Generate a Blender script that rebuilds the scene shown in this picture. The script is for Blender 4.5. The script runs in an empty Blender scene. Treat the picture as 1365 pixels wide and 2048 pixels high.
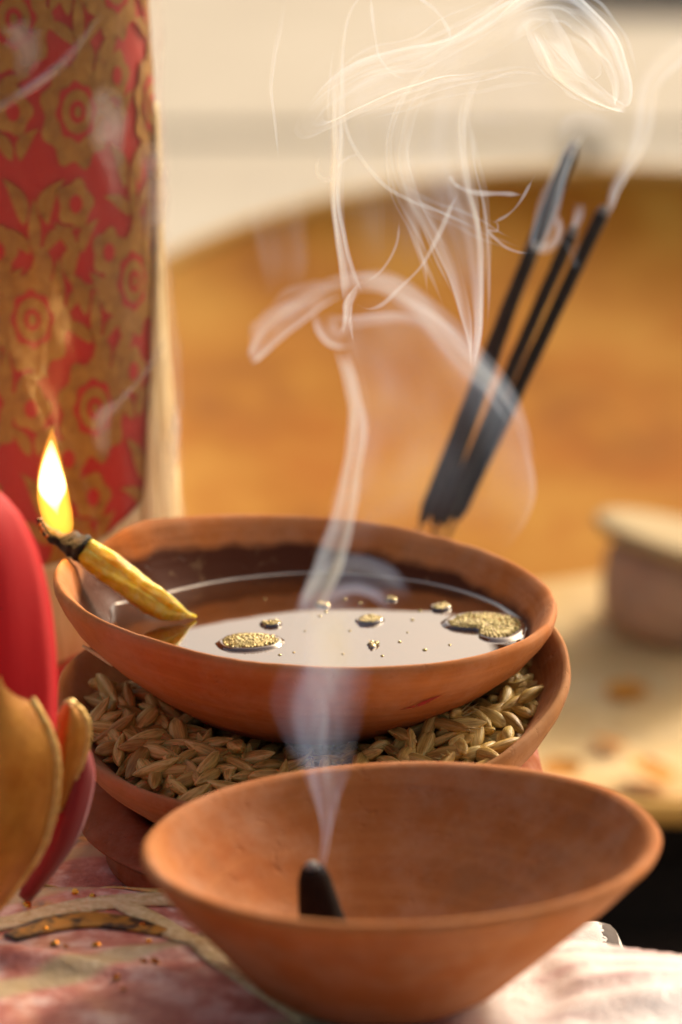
import bpy, bmesh, math, random
import numpy as np
from mathutils import Vector, Matrix, Euler, noise

R = math.radians
S = bpy.context.scene
COL = S.collection
random.seed(11)
U = 0.01                      # every length below is written in centimetres

# ------------------------------------------------------------------ camera
PITCH, DIST = R(16), 90.0     # looking down 16 degrees, 90 cm from the lamp
FWD = Vector((0, math.cos(PITCH), -math.sin(PITCH)))
UPV = Vector((0, math.sin(PITCH), math.cos(PITCH)))
RGT = Vector((1, 0, 0))
LAMP = Vector((-0.7, 0, 5.3))                 # centre of the lamp's rim
CAM = LAMP - (RGT * -0.70 + UPV * -1.56 + FWD * DIST)
cd = bpy.data.cameras.new('camera')
cam = bpy.data.objects.new('camera', cd); COL.objects.link(cam)
cam.location = CAM * U
cam.rotation_euler = (R(90) - PITCH, 0, 0)
cd.sensor_fit = 'VERTICAL'; cd.sensor_height = 36.0
cd.lens = 36.0 * DIST / 20.48
cd.clip_start = 0.05; cd.clip_end = 200
cd.dof.use_dof = True
cd.dof.focus_distance = 0.876
cd.dof.aperture_fstop = 9.5
S.camera = cam

# ------------------------------------------------------------------ light
SUN_EL, SUN_AZ = 33.0, 36.0       # behind the things, to the right (azimuth from +Y towards +X)
w = bpy.data.worlds.new('World'); S.world = w; w.use_nodes = True
nt = w.node_tree
bg = nt.nodes['Background']
sky = nt.nodes.new('ShaderNodeTexSky'); sky.sky_type = 'NISHITA'
sky.sun_disc = False
sky.sun_elevation = R(SUN_EL); sky.sun_rotation = R(SUN_AZ)
sky.air_density = 1.0; sky.dust_density = 8.0; sky.ozone_density = 0.6
tint = nt.nodes.new('ShaderNodeMix'); tint.data_type = 'RGBA'; tint.blend_type = 'MULTIPLY'   # warm, hazy evening air
tint.inputs[0].default_value = 1.0; tint.inputs[7].default_value = (1.0, .92, .80, 1)
nt.links.new(sky.outputs[0], tint.inputs[6]); nt.links.new(tint.outputs[2], bg.inputs[0]); bg.inputs[1].default_value = 0.145
sl = bpy.data.lights.new('sun', 'SUN'); sl.energy = 2.6; sl.angle = R(9); sl.color = (1.0, 0.89, 0.74)
sun = bpy.data.objects.new('sun', sl); COL.objects.link(sun)
sd = Vector((math.cos(R(SUN_EL)) * math.sin(R(SUN_AZ)), math.cos(R(SUN_EL)) * math.cos(R(SUN_AZ)), math.sin(R(SUN_EL))))
sun.rotation_euler = sd.to_track_quat('Z', 'Y').to_euler()
S.view_settings.view_transform = 'Standard'; S.view_settings.look = 'None'
S.view_settings.gamma = 1.0; S.view_settings.exposure = 0.42
S.view_settings.use_curve_mapping = False
cy = S.cycles
cy.use_denoising = True
cy.max_bounces = 10; cy.diffuse_bounces = 4; cy.glossy_bounces = 4
cy.transparent_max_bounces = 96; cy.volume_bounces = 1; cy.transmission_bounces = 6
cy.caustics_reflective = False; cy.caustics_refractive = False
cy.sample_clamp_indirect = 6.0

# ------------------------------------------------------------------ helpers
def ray(px, py):
    return (FWD * DIST + RGT * ((px - 682.5) / 100) + UPV * ((1024 - py) / 100)).normalized()
def at(px, py, y):            # the point of the place seen at that spot of the photograph, y cm behind the lamp
    d = ray(px, py); return CAM + d * ((y - CAM.y) / d.y)
def atz(px, py, z):
    d = ray(px, py); return CAM + d * ((z - CAM.z) / d.z)

def link(o, parent=None):
    COL.objects.link(o)
    if parent is not None: o.parent = parent
    return o
def tag(o, label=None, cat=None, group=None, kind=None):
    if label: o['label'] = label
    if cat: o['category'] = cat
    if group: o['group'] = group
    if kind: o['kind'] = kind
    return o
def empty(name, base, rot=(0, 0, 0)):
    o = bpy.data.objects.new(name, None); o.empty_display_size = 0.01
    o.location = Vector(base) * U; o.rotation_euler = rot
    return link(o)
def mesh(name, vs, fs, mat, base=(0, 0, 0), parent=None, smooth=True, rot=None, matidx=None):
    """vs in cm relative to base; base in cm (world for top-level things, local for parts)"""
    me = bpy.data.meshes.new(name)
    me.from_pydata([(v[0] * U, v[1] * U, v[2] * U) for v in vs], [], fs)
    for m in (mat if isinstance(mat, (list, tuple)) else [mat]): me.materials.append(m)
    if smooth: me.polygons.foreach_set('use_smooth', [True] * len(me.polygons))
    if matidx: me.polygons.foreach_set('material_index', matidx)
    me.update()
    o = bpy.data.objects.new(name, me)
    o.location = Vector(base) * U
    if rot: o.rotation_euler = rot
    return link(o, parent)
def lathe(prof, n=96, fn=None):
    """closed solid of revolution; prof runs from the outside bottom centre to the inside bottom centre"""
    vs, fs, rings = [], [], []
    for (r, z) in prof:
        if r < 1e-6:
            p = (0, 0, z); p = fn(0, z, 0) if fn else p
            rings.append([len(vs)]); vs.append(p)
        else:
            ring = []
            for k in range(n):
                a = 2 * math.pi * k / n
                p = fn(r, z, a) if fn else (r * math.cos(a), r * math.sin(a), z)
                ring.append(len(vs)); vs.append(p)
            rings.append(ring)
    for A, B in zip(rings, rings[1:]):
        for k in range(n):
            j = (k + 1) % n
            if len(A) == 1 and len(B) == 1: break
            if len(A) == 1: fs.append((A[0], B[j], B[k]))
            elif len(B) == 1: fs.append((A[k], A[j], B[0]))
            else: fs.append((A[k], A[j], B[j], B[k]))
    return vs, fs
def densify(pts, m=4):
    """Catmull-Rom through the points"""
    P = [Vector(p) for p in pts]; out = []
    for i in range(len(P) - 1):
        p0, p1, p2, p3 = P[max(i - 1, 0)], P[i], P[i + 1], P[min(i + 2, len(P) - 1)]
        for k in range(m):
            t = k / m
            out.append(0.5 * ((2 * p1) + (p2 - p0) * t + (2 * p0 - 5 * p1 + 4 * p2 - p3) * t * t + (3 * p1 - p0 - 3 * p2 + p3) * t ** 3))
    out.append(P[-1]); return out
def resample(pts, n):
    P = densify(pts, 10)
    L = [0]
    for a, b in zip(P, P[1:]): L.append(L[-1] + (b - a).length)
    out = []; j = 0
    for k in range(n):
        d = L[-1] * k / (n - 1)
        while j < len(L) - 2 and L[j + 1] < d: j += 1
        t = (d - L[j]) / max(L[j + 1] - L[j], 1e-9)
        out.append(P[j].lerp(P[j + 1], min(max(t, 0), 1)))
    return out
def tube(path, rad, n=10, shape=None, twist=0.0):
    """closed tube along path (Vectors), rad(t) radius, shape(t, angle) multiplies it"""
    vs, fs = [], []; m = len(path)
    tng = [(path[min(i + 1, m - 1)] - path[max(i - 1, 0)]).normalized() for i in range(m)]
    up = Vector((0, 0, 1))
    if abs(tng[0].dot(up)) > .9: up = Vector((1, 0, 0))
    nrm = (up - tng[0] * up.dot(tng[0])).normalized()
    for i in range(m):
        nrm = (nrm - tng[i] * nrm.dot(tng[i])).normalized(); b = tng[i].cross(nrm)
        t = i / (m - 1)
        for k in range(n):
            a = 2 * math.pi * k / n; r = rad(t) * (shape(t, a) if shape else 1)
            vs.append(path[i] + nrm * (r * math.cos(a + twist * t)) + b * (r * math.sin(a + twist * t)))
    for i in range(m - 1):
        for k in range(n):
            j = (k + 1) % n
            fs.append((i * n + k, i * n + j, (i + 1) * n + j, (i + 1) * n + k))
    c0 = len(vs); vs.append(path[0]); vs.append(path[-1])
    for k in range(n):
        j = (k + 1) % n
        fs.append((c0, j, k)); fs.append((c0 + 1, (m - 1) * n + k, (m - 1) * n + j))
    return vs, fs
def rel(vs, base):
    b = Vector(base); return [Vector(v) - b for v in vs]
def sm(a, b, x):
    t = min(max((x - a) / (b - a), 0), 1); return t * t * (3 - 2 * t)
def nz(x, y=0, z=0): return noise.noise(Vector((x, y, z)))

# ------------------------------------------------------------------ materials
class M:
    def __init__(s, name):
        s.m = bpy.data.materials.new(name); s.m.use_nodes = True
        s.t = s.m.node_tree; s.b = s.t.nodes['Principled BSDF']; s._co = None
    def n(s, typ, **kw):
        nd = s.t.nodes.new(typ)
        for k, v in kw.items(): setattr(nd, k, v)
        return nd
    def l(s, a, b): s.t.links.new(a, b)
    def co(s):
        if s._co is None: s._co = s.n('ShaderNodeTexCoord')
        return s._co.outputs['Object']
    def mapped(s, scale=(1, 1, 1), rot=(0, 0, 0), loc=(0, 0, 0)):
        mp = s.n('ShaderNodeMapping'); s.l(s.co(), mp.inputs[0])
        mp.inputs['Scale'].default_value = scale; mp.inputs['Rotation'].default_value = rot; mp.inputs['Location'].default_value = loc
        return mp.outputs[0]
    def noise(s, scale, detail=4, rough=.55, vec=None, dist=0):
        nd = s.n('ShaderNodeTexNoise'); nd.inputs['Scale'].default_value = scale
        nd.inputs['Detail'].default_value = detail; nd.inputs['Roughness'].default_value = rough
        nd.inputs['Distortion'].default_value = dist
        s.l(vec if vec is not None else s.co(), nd.inputs['Vector']); return nd.outputs['Fac']
    def ramp(s, fac, stops):
        r = s.n('ShaderNodeValToRGB'); e = r.color_ramp.elements
        while len(e) < len(stops): e.new(.5)
        for x, (p, c) in zip(e, stops):
            x.position = p; x.color = (*c, 1) if len(c) == 3 else c
        s.l(fac, r.inputs[0]); return r.outputs[0]
    def mix(s, fac, a, b, mode='MIX'):
        m = s.n('ShaderNodeMix', data_type='RGBA', blend_type=mode)
        for i, v in ((0, fac), (6, a), (7, b)):
            if isinstance(v, (int, float)): m.inputs[i].default_value = v
            elif isinstance(v, tuple): m.inputs[i].default_value = (*v, 1)
            else: s.l(v, m.inputs[i])
        return m.outputs[2]
    def math(s, op, a, b=None, clamp=False):
        m = s.n('ShaderNodeMath', operation=op); m.use_clamp = clamp
        for i, v in ((0, a), (1, b)):
            if v is None: continue
            if isinstance(v, (int, float)): m.inputs[i].default_value = v
            else: s.l(v, m.inputs[i])
        return m.outputs[0]
    def set(s, **kw):
        for k, v in kw.items():
            i = s.b.inputs[k.replace('_', ' ')]
            if isinstance(v, (int, float)): i.default_value = v
            elif isinstance(v, tuple): i.default_value = (*v, 1) if len(v) == 3 and i.type == 'RGBA' else v
            else: s.l(v, i)
        return s
    def bump(s, h, strength=.3, dist=.001, prev=None):
        b = s.n('ShaderNodeBump'); b.inputs['Strength'].default_value = strength; b.inputs['Distance'].default_value = dist
        s.l(h, b.inputs['Height'])
        if prev is not None: s.l(prev, b.inputs['Normal'])
        s.l(b.outputs[0], s.b.inputs['Normal']); return b.outputs[0]

def clay(name, c1, c2, c3, seed=0, wet=None, powder=None, ringbump=.25, soot=None):
    """unglazed terracotta: patchy firing colour, wheel rings, pits; wet = (z low, z high) soaked band inside"""
    m = M(name)
    off = (seed * .13, seed * .07, seed * .21)
    big = m.noise(30, 5, .6, m.mapped(loc=off))
    col = m.ramp(big, [(.34, c2), (.52, c1), (.68, c3)])
    smut = m.ramp(m.noise(45, 5, .62, m.mapped(loc=(off[2], off[0], off[1]))), [(.50, (0, 0, 0)), (.68, (1, 1, 1))])
    col = m.mix(m.math('MULTIPLY', smut, .5), col, (.24, .13, .07))
    fine = m.noise(420, 3, .6, m.mapped(loc=off))
    col = m.mix(m.math('MULTIPLY', fine, .35), col, tuple(x * .62 for x in c1))
    dust = m.ramp(m.noise(70, 6, .7, m.mapped(loc=(off[1], off[2], off[0]))), [(.42, (0, 0, 0)), (.70, (1, 1, 1))])
    col = m.mix(m.math('MULTIPLY', dust, .38), col, (.56, .32, .20))
    streak = m.noise(120, 3, .5, m.mapped(scale=(.25, .25, 5.0), loc=off))
    col = m.mix(m.math('MULTIPLY', m.math('SUBTRACT', streak, .45, True), .8), col, tuple(min(x * 1.35, 1) for x in c3))
    if powder:
        pw = m.ramp(m.noise(90, 6, .65, m.mapped(loc=off)), [(.48, (0, 0, 0)), (.62, (1, 1, 1))])
        px_ = m.n('ShaderNodeSeparateXYZ'); m.l(m.co(), px_.inputs[0]); pk = m.n('ShaderNodeMapRange'); pk.inputs[1].default_value = .012; pk.inputs[2].default_value = .034; m.l(px_.outputs[0], pk.inputs[0])
        col = m.mix(m.math('MULTIPLY', m.math('MULTIPLY', pw, .75), pk.outputs[0]), col, powder)
    if soot:
        vd = m.n('ShaderNodeVectorMath', operation='DISTANCE'); m.l(m.co(), vd.inputs[0]); vd.inputs[1].default_value = (soot[0] * U, soot[1] * U, soot[2] * U)
        sf_ = m.n('ShaderNodeMapRange'); sf_.inputs[1].default_value = soot[3] * U; sf_.inputs[2].default_value = .25 * soot[3] * U; m.l(m.math('ADD', vd.outputs['Value'], m.math('MULTIPLY', m.math('SUBTRACT', m.noise(200, 4), .5), .008)), sf_.inputs[0])
        col = m.mix(m.math('MULTIPLY', sf_.outputs[0], .85), col, (.022, .012, .008))
    rough = .86
    if wet:
        sx = m.n('ShaderNodeSeparateXYZ'); m.l(m.co(), sx.inputs[0])
        wob = m.math('MULTIPLY', m.math('SUBTRACT', m.noise(60, 3), .5), .006)
        # distance from the axis decides "inside", height decides "soaked"
        zz = m.math('ADD', sx.outputs[2], wob)
        f = m.n('ShaderNodeMapRange'); f.inputs[1].default_value = wet[0] * U; f.inputs[2].default_value = wet[1] * U
        f.inputs[3].default_value = 1; f.inputs[4].default_value = 0; m.l(zz, f.inputs[0])
        at_ = m.n('ShaderNodeAttribute', attribute_name='inside')
        fac = m.math('MULTIPLY', f.outputs[0], at_.outputs['Fac'], True)
        col = m.mix(fac, col, (.075, .024, .012))
        foam = m.ramp(m.noise(160, 5, .7), [(.58, (0, 0, 0)), (.68, (1, 1, 1))])
        col = m.mix(m.math('MULTIPLY', m.math('MULTIPLY', foam, fac), .35), col, (.35, .24, .13))
        rr = m.n('ShaderNodeMapRange'); rr.inputs[3].default_value = .82; rr.inputs[4].default_value = .5
        m.l(fac, rr.inputs[0]); rough = rr.outputs[0]
        s2 = m.n('ShaderNodeMapRange'); s2.inputs[3].default_value = .12; s2.inputs[4].default_value = .07
        m.l(fac, s2.inputs[0]); m.set(Specular_IOR_Level=s2.outputs[0])
    else:
        m.set(Specular_IOR_Level=.12)
    m.set(Base_Color=col, Roughness=rough)
    rings = m.noise(300, 2, .5, m.mapped(scale=(.06, .06, 3.2), loc=off))
    n1 = m.bump(rings, ringbump, .0006)
    pit = m.ramp(m.noise(260, 4, .7, m.mapped(loc=off)), [(.28, (0, 0, 0)), (.40, (1, 1, 1))])
    m.bump(pit, .45, .0005, n1)
    return m.m

TERRA = ((.46, .185, .085), (.34, .125, .055), (.55, .255, .13))
mat_lamp = clay('terracotta_lamp', (0.470, 0.162, 0.044), (0.380, 0.113, 0.028), (0.540, 0.216, 0.070), 1, wet=(-.56, -.38), soot=(-4.6, 2.2, -.35, 1.3))
mat_dish = clay('terracotta_dish', (0.420, 0.186, 0.066), (0.320, 0.122, 0.040), (0.500, 0.255, 0.101), 2)
mat_pot = clay('terracotta_pot', (0.330, 0.088, 0.026), (0.250, 0.059, 0.018), (0.390, 0.127, 0.044), 3, powder=(.46, .20, .16))
mat_bowl = clay('terracotta_bowl', (0.410, 0.139, 0.038), (0.340, 0.096, 0.023), (0.450, 0.181, 0.060), 4, ringbump=.10)
mat_cup = clay('terracotta_cup', (.33, .25, .20), (.27, .19, .155), (.40, .31, .24), 5)

def simple(name, col, rough=.6, **kw):
    m = M(name); m.set(Base_Color=col, Roughness=rough, **kw); return m

# oil: dark, still, mirror-like
m = M('lamp_oil')
m.set(Base_Color=m.ramp(m.noise(60, 3), [(.3, (.045, .013, .003)), (.7, (.070, .022, .005))]), Roughness=.015, IOR=1.50, Specular_IOR_Level=.9, Coat_Weight=.8, Coat_IOR=1.7, Coat_Roughness=.015)
m.bump(m.noise(70, 2, .4), .07, .0006); mat_oil = m.m
# foam
m = M('oil_foam')
m.set(Base_Color=m.ramp(m.noise(900, 2), [(.35, (.22, .15, .02)), (.65, (.50, .40, .12))]), Roughness=.06, Specular_IOR_Level=1.0, IOR=1.6, Metallic=.5)
mat_foam = m.m
# cotton wick soaked in oil
m = M('wick_cotton')
fib = m.noise(420, 4, .6, m.mapped(scale=(1, .25, 1), rot=(0, .55, .2)))
m.set(Base_Color=m.ramp(fib, [(.25, (.74, .42, .008)), (.5, (.92, .62, .022)), (.8, (.95, .76, .18))]), Roughness=.14, Specular_IOR_Level=.7,
      Subsurface_Weight=.6, Subsurface_Radius=(.006, .0035, .0006), Subsurface_Scale=1.0)
m.bump(m.noise(520, 5, .7), .9, .0009); mat_wick = m.m
m = M('wick_char')
m.set(Base_Color=m.ramp(m.noise(600, 4), [(.35, (.006, .004, .003)), (.75, (.035, .018, .010))]), Roughness=.5, Specular_IOR_Level=.25)
m.bump(m.noise(900, 4, .7), .9, .0012); mat_char = m.m
m = M('ember')
em = m.ramp(m.noise(900, 4), [(.46, (0, 0, 0)), (.70, (1, .13, .01))])
m.set(Base_Color=(.02, .006, .004), Roughness=.8, Emission_Color=em, Emission_Strength=.8); mat_ember = m.m
# flame: glowing gas, brighter where it is deeper
def glow(name, col, strength):
    mm = bpy.data.materials.new(name); mm.use_nodes = True; t = mm.node_tree; t.nodes.clear()
    o = t.nodes.new('ShaderNodeOutputMaterial'); e = t.nodes.new('ShaderNodeEmission')
    e.inputs[0].default_value = (*col, 1); e.inputs[1].default_value = strength
    t.links.new(e.outputs[0], o.inputs['Volume']); return mm
mat_flame_out = glow('flame_mantle', (1.0, .40, .035), 330)
mat_flame_in = glow('flame_core', (1.0, .80, .32), 900)
# barley
m = M('barley_husk')
oi = m.n('ShaderNodeObjectInfo')
st = m.noise(1700, 4, .6, m.mapped(scale=(.05, 1, 1)))
c1 = m.ramp(st, [(.30, (.38, .24, .065)), (.50, (.72, .54, .19)), (.72, (.93, .79, .42))])
tint = m.ramp(oi.outputs['Random'], [(0, (.50, .38, .22)), (.2, (.82, .68, .44)), (.5, (1.0, .90, .64)), (.8, (1.0, .97, .80)), (1, (.66, .50, .32))])
m.set(Base_Color=m.mix(1.0, c1, tint, 'MULTIPLY'), Roughness=.45, Specular_IOR_Level=.4)
m.bump(st, .6, .0004); mat_barley = m.m
m = M('barley_straw'); m.set(Base_Color=(.66, .50, .24), Roughness=.4); m.bump(m.noise(400, 3, .5, m.mapped(scale=(.2, 1, 1))), .4, .0005); mat_straw = m.m
# incense
m = M('incense_paste'); m.set(Base_Color=m.ramp(m.noise(500, 4), [(.3, (.010, .009, .008)), (.7, (.030, .026, .022))]), Roughness=.8)
m.bump(m.noise(1100, 4, .7), .7, .0006); mat_incense = m.m
m = M('incense_cone'); m.set(Base_Color=m.ramp(m.noise(300, 4), [(.3, (.008, .005, .004)), (.7, (.018, .011, .008))]), Roughness=.95, Specular_IOR_Level=.1)
m.bump(m.noise(900, 4, .7), .6, .0006); mat_cone = m.m
m = M('ash'); m.set(Base_Color=m.ramp(m.noise(700, 4), [(.3, (.10, .09, .085)), (.7, (.32, .30, .28))]), Roughness=.95); m.bump(m.noise(900, 4), .8, .001); mat_ash = m.m
m = M('bamboo'); m.set(Base_Color=m.ramp(m.noise(500, 3, .5, m.mapped(scale=(1, 1, .1))), [(.3, (.36, .21, .05)), (.7, (.55, .36, .12))]), Roughness=.6); mat_bamboo = m.m
# smoke
def smoke_mat(name, density, col):
    mm = bpy.data.materials.new(name); mm.use_nodes = True; t = mm.node_tree; t.nodes.clear()
    o = t.nodes.new('ShaderNodeOutputMaterial'); v = t.nodes.new('ShaderNodeVolumeScatter')
    v.inputs['Color'].default_value = (*col, 1); v.inputs['Density'].default_value = density; v.inputs['Anisotropy'].default_value = .6
    t.links.new(v.outputs[0], o.inputs['Volume']); return mm
mat_smoke = smoke_mat('incense_smoke', 430, (.50, .67, 1.0))
mat_thread = smoke_mat('smoke_threads', 210, (.52, .69, 1.0))
mat_smoke_fresh = smoke_mat('fresh_smoke', 440, (.42, .58, 1.0))
# brocade
m = M('red_silk')
wv = m.noise(1400, 2, .5, m.mapped(scale=(1, 1, .25)))
m.set(Base_Color=m.mix(m.noise(60, 3), (.42, .006, .006), (.56, .013, .008)), Roughness=.5)
m.bump(wv, .3, .0003); mat_redsilk = m.m
m = M('gold_zari')
m.set(Base_Color=m.ramp(m.noise(220, 4, .6), [(.3, (.25, .098, .008)), (.5, (.38, .165, .017)), (.72, (.48, .24, .035))]), Roughness=.5, Metallic=.1)
m.bump(m.noise(900, 3, .5, m.mapped(scale=(1, 1, .3))), .5, .0004); mat_zari = m.m
m = M('cream_hem'); m.set(Base_Color=m.ramp(m.noise(300, 3, .5, m.mapped(scale=(2.5, 2.5, .15))), [(.3, (.60, .40, .16)), (.7, (.84, .68, .40))]), Roughness=.7)
m.bump(m.noise(300, 3, .5, m.mapped(scale=(2.5, 2.5, .15))), .8, .001); mat_hem = m.m
m = M('white_paper'); m.set(Base_Color=m.mix(m.noise(40, 3), (.74, .70, .64), (.82, .79, .74)), Roughness=.6); mat_paper = m.m
# clear plastic sleeve
mm = bpy.data.materials.new('clear_film'); mm.use_nodes = True; t = mm.node_tree; t.nodes.clear()
o_ = t.nodes.new('ShaderNodeOutputMaterial'); tr = t.nodes.new('ShaderNodeBsdfTransparent'); gl = t.nodes.new('ShaderNodeBsdfGlossy'); df = t.nodes.new('ShaderNodeBsdfTranslucent')
mx = t.nodes.new('ShaderNodeMixShader'); mx2 = t.nodes.new('ShaderNodeMixShader'); 
gl.inputs['Roughness'].default_value = .32; df.inputs[0].default_value = (.9, .85, .85, 1)
mx2.inputs[0].default_value = .035
mx.inputs[0].default_value = .05; t.links.new(tr.outputs[0], mx.inputs[1]); t.links.new(gl.outputs[0], mx.inputs[2])
t.links.new(mx.outputs[0], mx2.inputs[1]); t.links.new(df.outputs[0], mx2.inputs[2]); t.links.new(mx2.outputs[0], o_.inputs[0])
mat_film = mm
mm = bpy.data.materials.new('film_fold'); mm.use_nodes = True; t = mm.node_tree; t.nodes.clear()
o_ = t.nodes.new('ShaderNodeOutputMaterial'); tr = t.nodes.new('ShaderNodeBsdfTransparent'); gl = t.nodes.new('ShaderNodeBsdfGlossy'); df = t.nodes.new('ShaderNodeBsdfDiffuse')
tl = t.nodes.new('ShaderNodeBsdfTranslucent'); a1 = t.nodes.new('ShaderNodeMixShader'); a2 = t.nodes.new('ShaderNodeMixShader'); a3 = t.nodes.new('ShaderNodeMixShader')
df.inputs[0].default_value = (.90, .84, .84, 1); tl.inputs[0].default_value = (.90, .80, .80, 1); gl.inputs['Roughness'].default_value = .25
t.links.new(df.outputs[0], a1.inputs[1]); t.links.new(tl.outputs[0], a1.inputs[2]); a1.inputs[0].default_value = .5
t.links.new(a1.outputs[0], a2.inputs[1]); t.links.new(gl.outputs[0], a2.inputs[2]); a2.inputs[0].default_value = .25
nn = t.nodes.new('ShaderNodeTexNoise'); nn.inputs['Scale'].default_value = 120; rr = t.nodes.new('ShaderNodeMapRange')
rr.inputs[1].default_value = .3; rr.inputs[2].default_value = .7; rr.inputs[3].default_value = .15; rr.inputs[4].default_value = .85
tc = t.nodes.new('ShaderNodeTexCoord'); t.links.new(tc.outputs['Object'], nn.inputs['Vector']); t.links.new(nn.outputs['Fac'], rr.inputs[0]); fa = t.nodes.new('ShaderNodeAttribute'); fa.attribute_name = 'fade'; mu = t.nodes.new('ShaderNodeMath'); mu.operation = 'MULTIPLY'; t.links.new(rr.outputs[0], mu.inputs[0]); t.links.new(fa.outputs['Fac'], mu.inputs[1]); t.links.new(mu.outputs[0], a3.inputs[0])
t.links.new(tr.outputs[0], a3.inputs[1]); t.links.new(a2.outputs[0], a3.inputs[2]); t.links.new(a3.outputs[0], o_.inputs[0])
mat_crease = mm
# lotus
m = M('red_satin'); m.set(Base_Color=m.mix(m.noise(90, 3), (.42, .004, .010), (.54, .008, .015)), Roughness=.65, Specular_IOR_Level=.2, Sheen_Weight=.08, Sheen_Tint=(1, .4, .4))
n1 = m.bump(m.noise(50, 3, .5, m.mapped(scale=(2.5, 1, .25))), .22, .004); m.bump(m.noise(700, 3), .25, .0004, n1); mat_redsatin = m.m
m = M('dark_red_satin'); m.set(Base_Color=m.mix(m.noise(90, 3), (.22, .004, .008), (.32, .008, .012)), Roughness=.5, Sheen_Weight=.2); mat_darkred = m.m
m = M('gold_tissue'); m.set(Base_Color=m.ramp(m.noise(160, 4, .6), [(.3, (.40, .15, .012)), (.7, (.58, .27, .035))]), Roughness=.42, Metallic=.3)
m.bump(m.noise(600, 3), .4, .0006); mat_tissue = m.m
m = M('gold_braid'); m.set(Base_Color=m.ramp(m.noise(500, 3), [(.3, (.58, .34, .07)), (.7, (.80, .58, .22))]), Roughness=.4, Metallic=.4)
m.bump(m.noise(900, 3), .6, .0008); mat_braid = m.m
# cloth on the table: rose brocade with cream-gold bands, sun glare painted white to the right
m = M('rose_brocade')
sx = m.n('ShaderNodeSeparateXYZ'); m.l(m.co(), sx.inputs[0])
wob = m.math('MULTIPLY', m.math('SUBTRACT', m.noise(25, 3), .5), .02)
rose = m.ramp(m.noise(130, 6, .68), [(.32, (.42, .085, .06)), (.50, (.64, .23, .17)), (.62, (.86, .56, .48))])
diag = m.math('ADD', m.math('ADD', m.math('MULTIPLY', sx.outputs[0], -.62), sx.outputs[1]), wob)
band = m.math('ABSOLUTE', m.math('SUBTRACT', m.math('FRACT', m.math('MULTIPLY', diag, 21.0)), .5))
bm_ = m.ramp(band, [(.06, (1, 1, 1)), (.11, (0, 0, 0))])
col = m.mix(bm_, rose, m.mix(m.noise(300, 3), (.44, .29, .13), (.64, .50, .30)))
mot = m.n('ShaderNodeTexVoronoi'); mot.inputs['Scale'].default_value = 34; m.l(m.co(), mot.inputs['Vector'])
mo = m.ramp(mot.outputs['Distance'], [(.20, (1, 1, 1)), (.28, (0, 0, 0))])
gold = m.mix(m.ramp(m.noise(260, 3), [(.45, (0, 0, 0)), (.55, (1, 1, 1))]), (.05, .025, .012), (.52, .24, .03))
col = m.mix(m.math('MULTIPLY', mo, m.ramp(m.noise(22, 2), [(.46, (0, 0, 0)), (.55, (1, 1, 1))])), col, gold)
wm = m.n('ShaderNodeMapRange'); wm.inputs[1].default_value = .018; wm.inputs[2].default_value = .026  # painted sunlight: the cloth blends to white towards the right
m.l(m.math('ADD', sx.outputs[0], wob), wm.inputs[0])
lines = m.ramp(m.noise(45, 4, .5, m.mapped(scale=(.5, 3, 1), rot=(0, 0, .12))), [(.34, (.58, .40, .42)), (.46, (.84, .80, .78)), (.7, (.88, .86, .83))])  # overexposed white with faint shadow lines, both in the colour
col = m.mix(wm.outputs[0], col, lines)
m.set(Base_Color=col, Roughness=.3, Sheen_Weight=.1, Specular_IOR_Level=.8)
n1 = m.bump(m.noise(120, 4, .6), .5, .0018); m.bump(m.noise(700, 4, .6), .5, .0006, n1); mat_cloth = m.m
m = M('sequin_foil'); m.set(Base_Color=(.90, .36, .05), Roughness=.18, Metallic=1.0); mat_sequin = m.m
m = M('printed_cotton')
vo = m.n('ShaderNodeTexVoronoi'); vo.inputs['Scale'].default_value = 150; m.l(m.mapped(loc=(.31, .1, 0)), vo.inputs['Vector'])
sx = m.n('ShaderNodeSeparateXYZ'); m.l(m.co(), sx.inputs[0])
wob = m.math('MULTIPLY', m.math('SUBTRACT', m.noise(330, 4, .7), .5), .006)
bd = m.math('ABSOLUTE', m.math('ADD', m.math('SUBTRACT', sx.outputs[0], .0038), wob))
pr = m.math('LESS_THAN', bd, .0016)
m.set(Base_Color=m.mix(pr, m.mix(m.noise(300, 3), (.60, .57, .54), (.72, .68, .66)), (.035, .018, .014)), Roughness=.8)
m.bump(m.noise(900, 3), .5, .0004); mat_print = m.m
# basin, flour, petals
m = M('ochre_enamel')
c = m.ramp(m.noise(17, 5, .6), [(.32, (.32, .105, .007)), (.48, (.46, .180, .014)), (.62, (.56, .265, .035))])
rust = m.ramp(m.noise(16, 5, .65, m.mapped(loc=(.3, .2, .1))), [(.52, (0, 0, 0)), (.70, (1, 1, 1))])
c = m.mix(m.math('MULTIPLY', rust, .7), c, (.42, .120, .005))
m.set(Base_Color=c, Roughness=.7, Specular_IOR_Level=.1); m.bump(m.noise(40, 3), .3, .002); mat_basin = m.m
m = M('worn_rim'); m.set(Base_Color=m.ramp(m.noise(20, 4), [(.35, (.52, .27, .05)), (.65, (.66, .42, .13))]), Roughness=.7, Specular_IOR_Level=.15); mat_rim = m.m
m = M('pale_flour'); m.set(Base_Color=m.ramp(m.noise(30, 5, .6), [(.3, (.62, .40, .14)), (.55, (.74, .53, .24)), (.8, (.80, .63, .36))]), Roughness=.9)
m.bump(m.noise(150, 4), .8, .002); mat_flour = m.m
mat_petal = simple('marigold', (.66, .27, .02), .8).m
mat_lid = simple('pale_clay', (.40, .30, .15), .9).m
m = M('under_shade_black'); m.set(Base_Color=m.mix(m.noise(30, 3), (.010, .007, .005), (.022, .014, .009)), Roughness=.9); mat_under_shade = m.m  # black of the basin's foot and stand is shade put into colour
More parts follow.
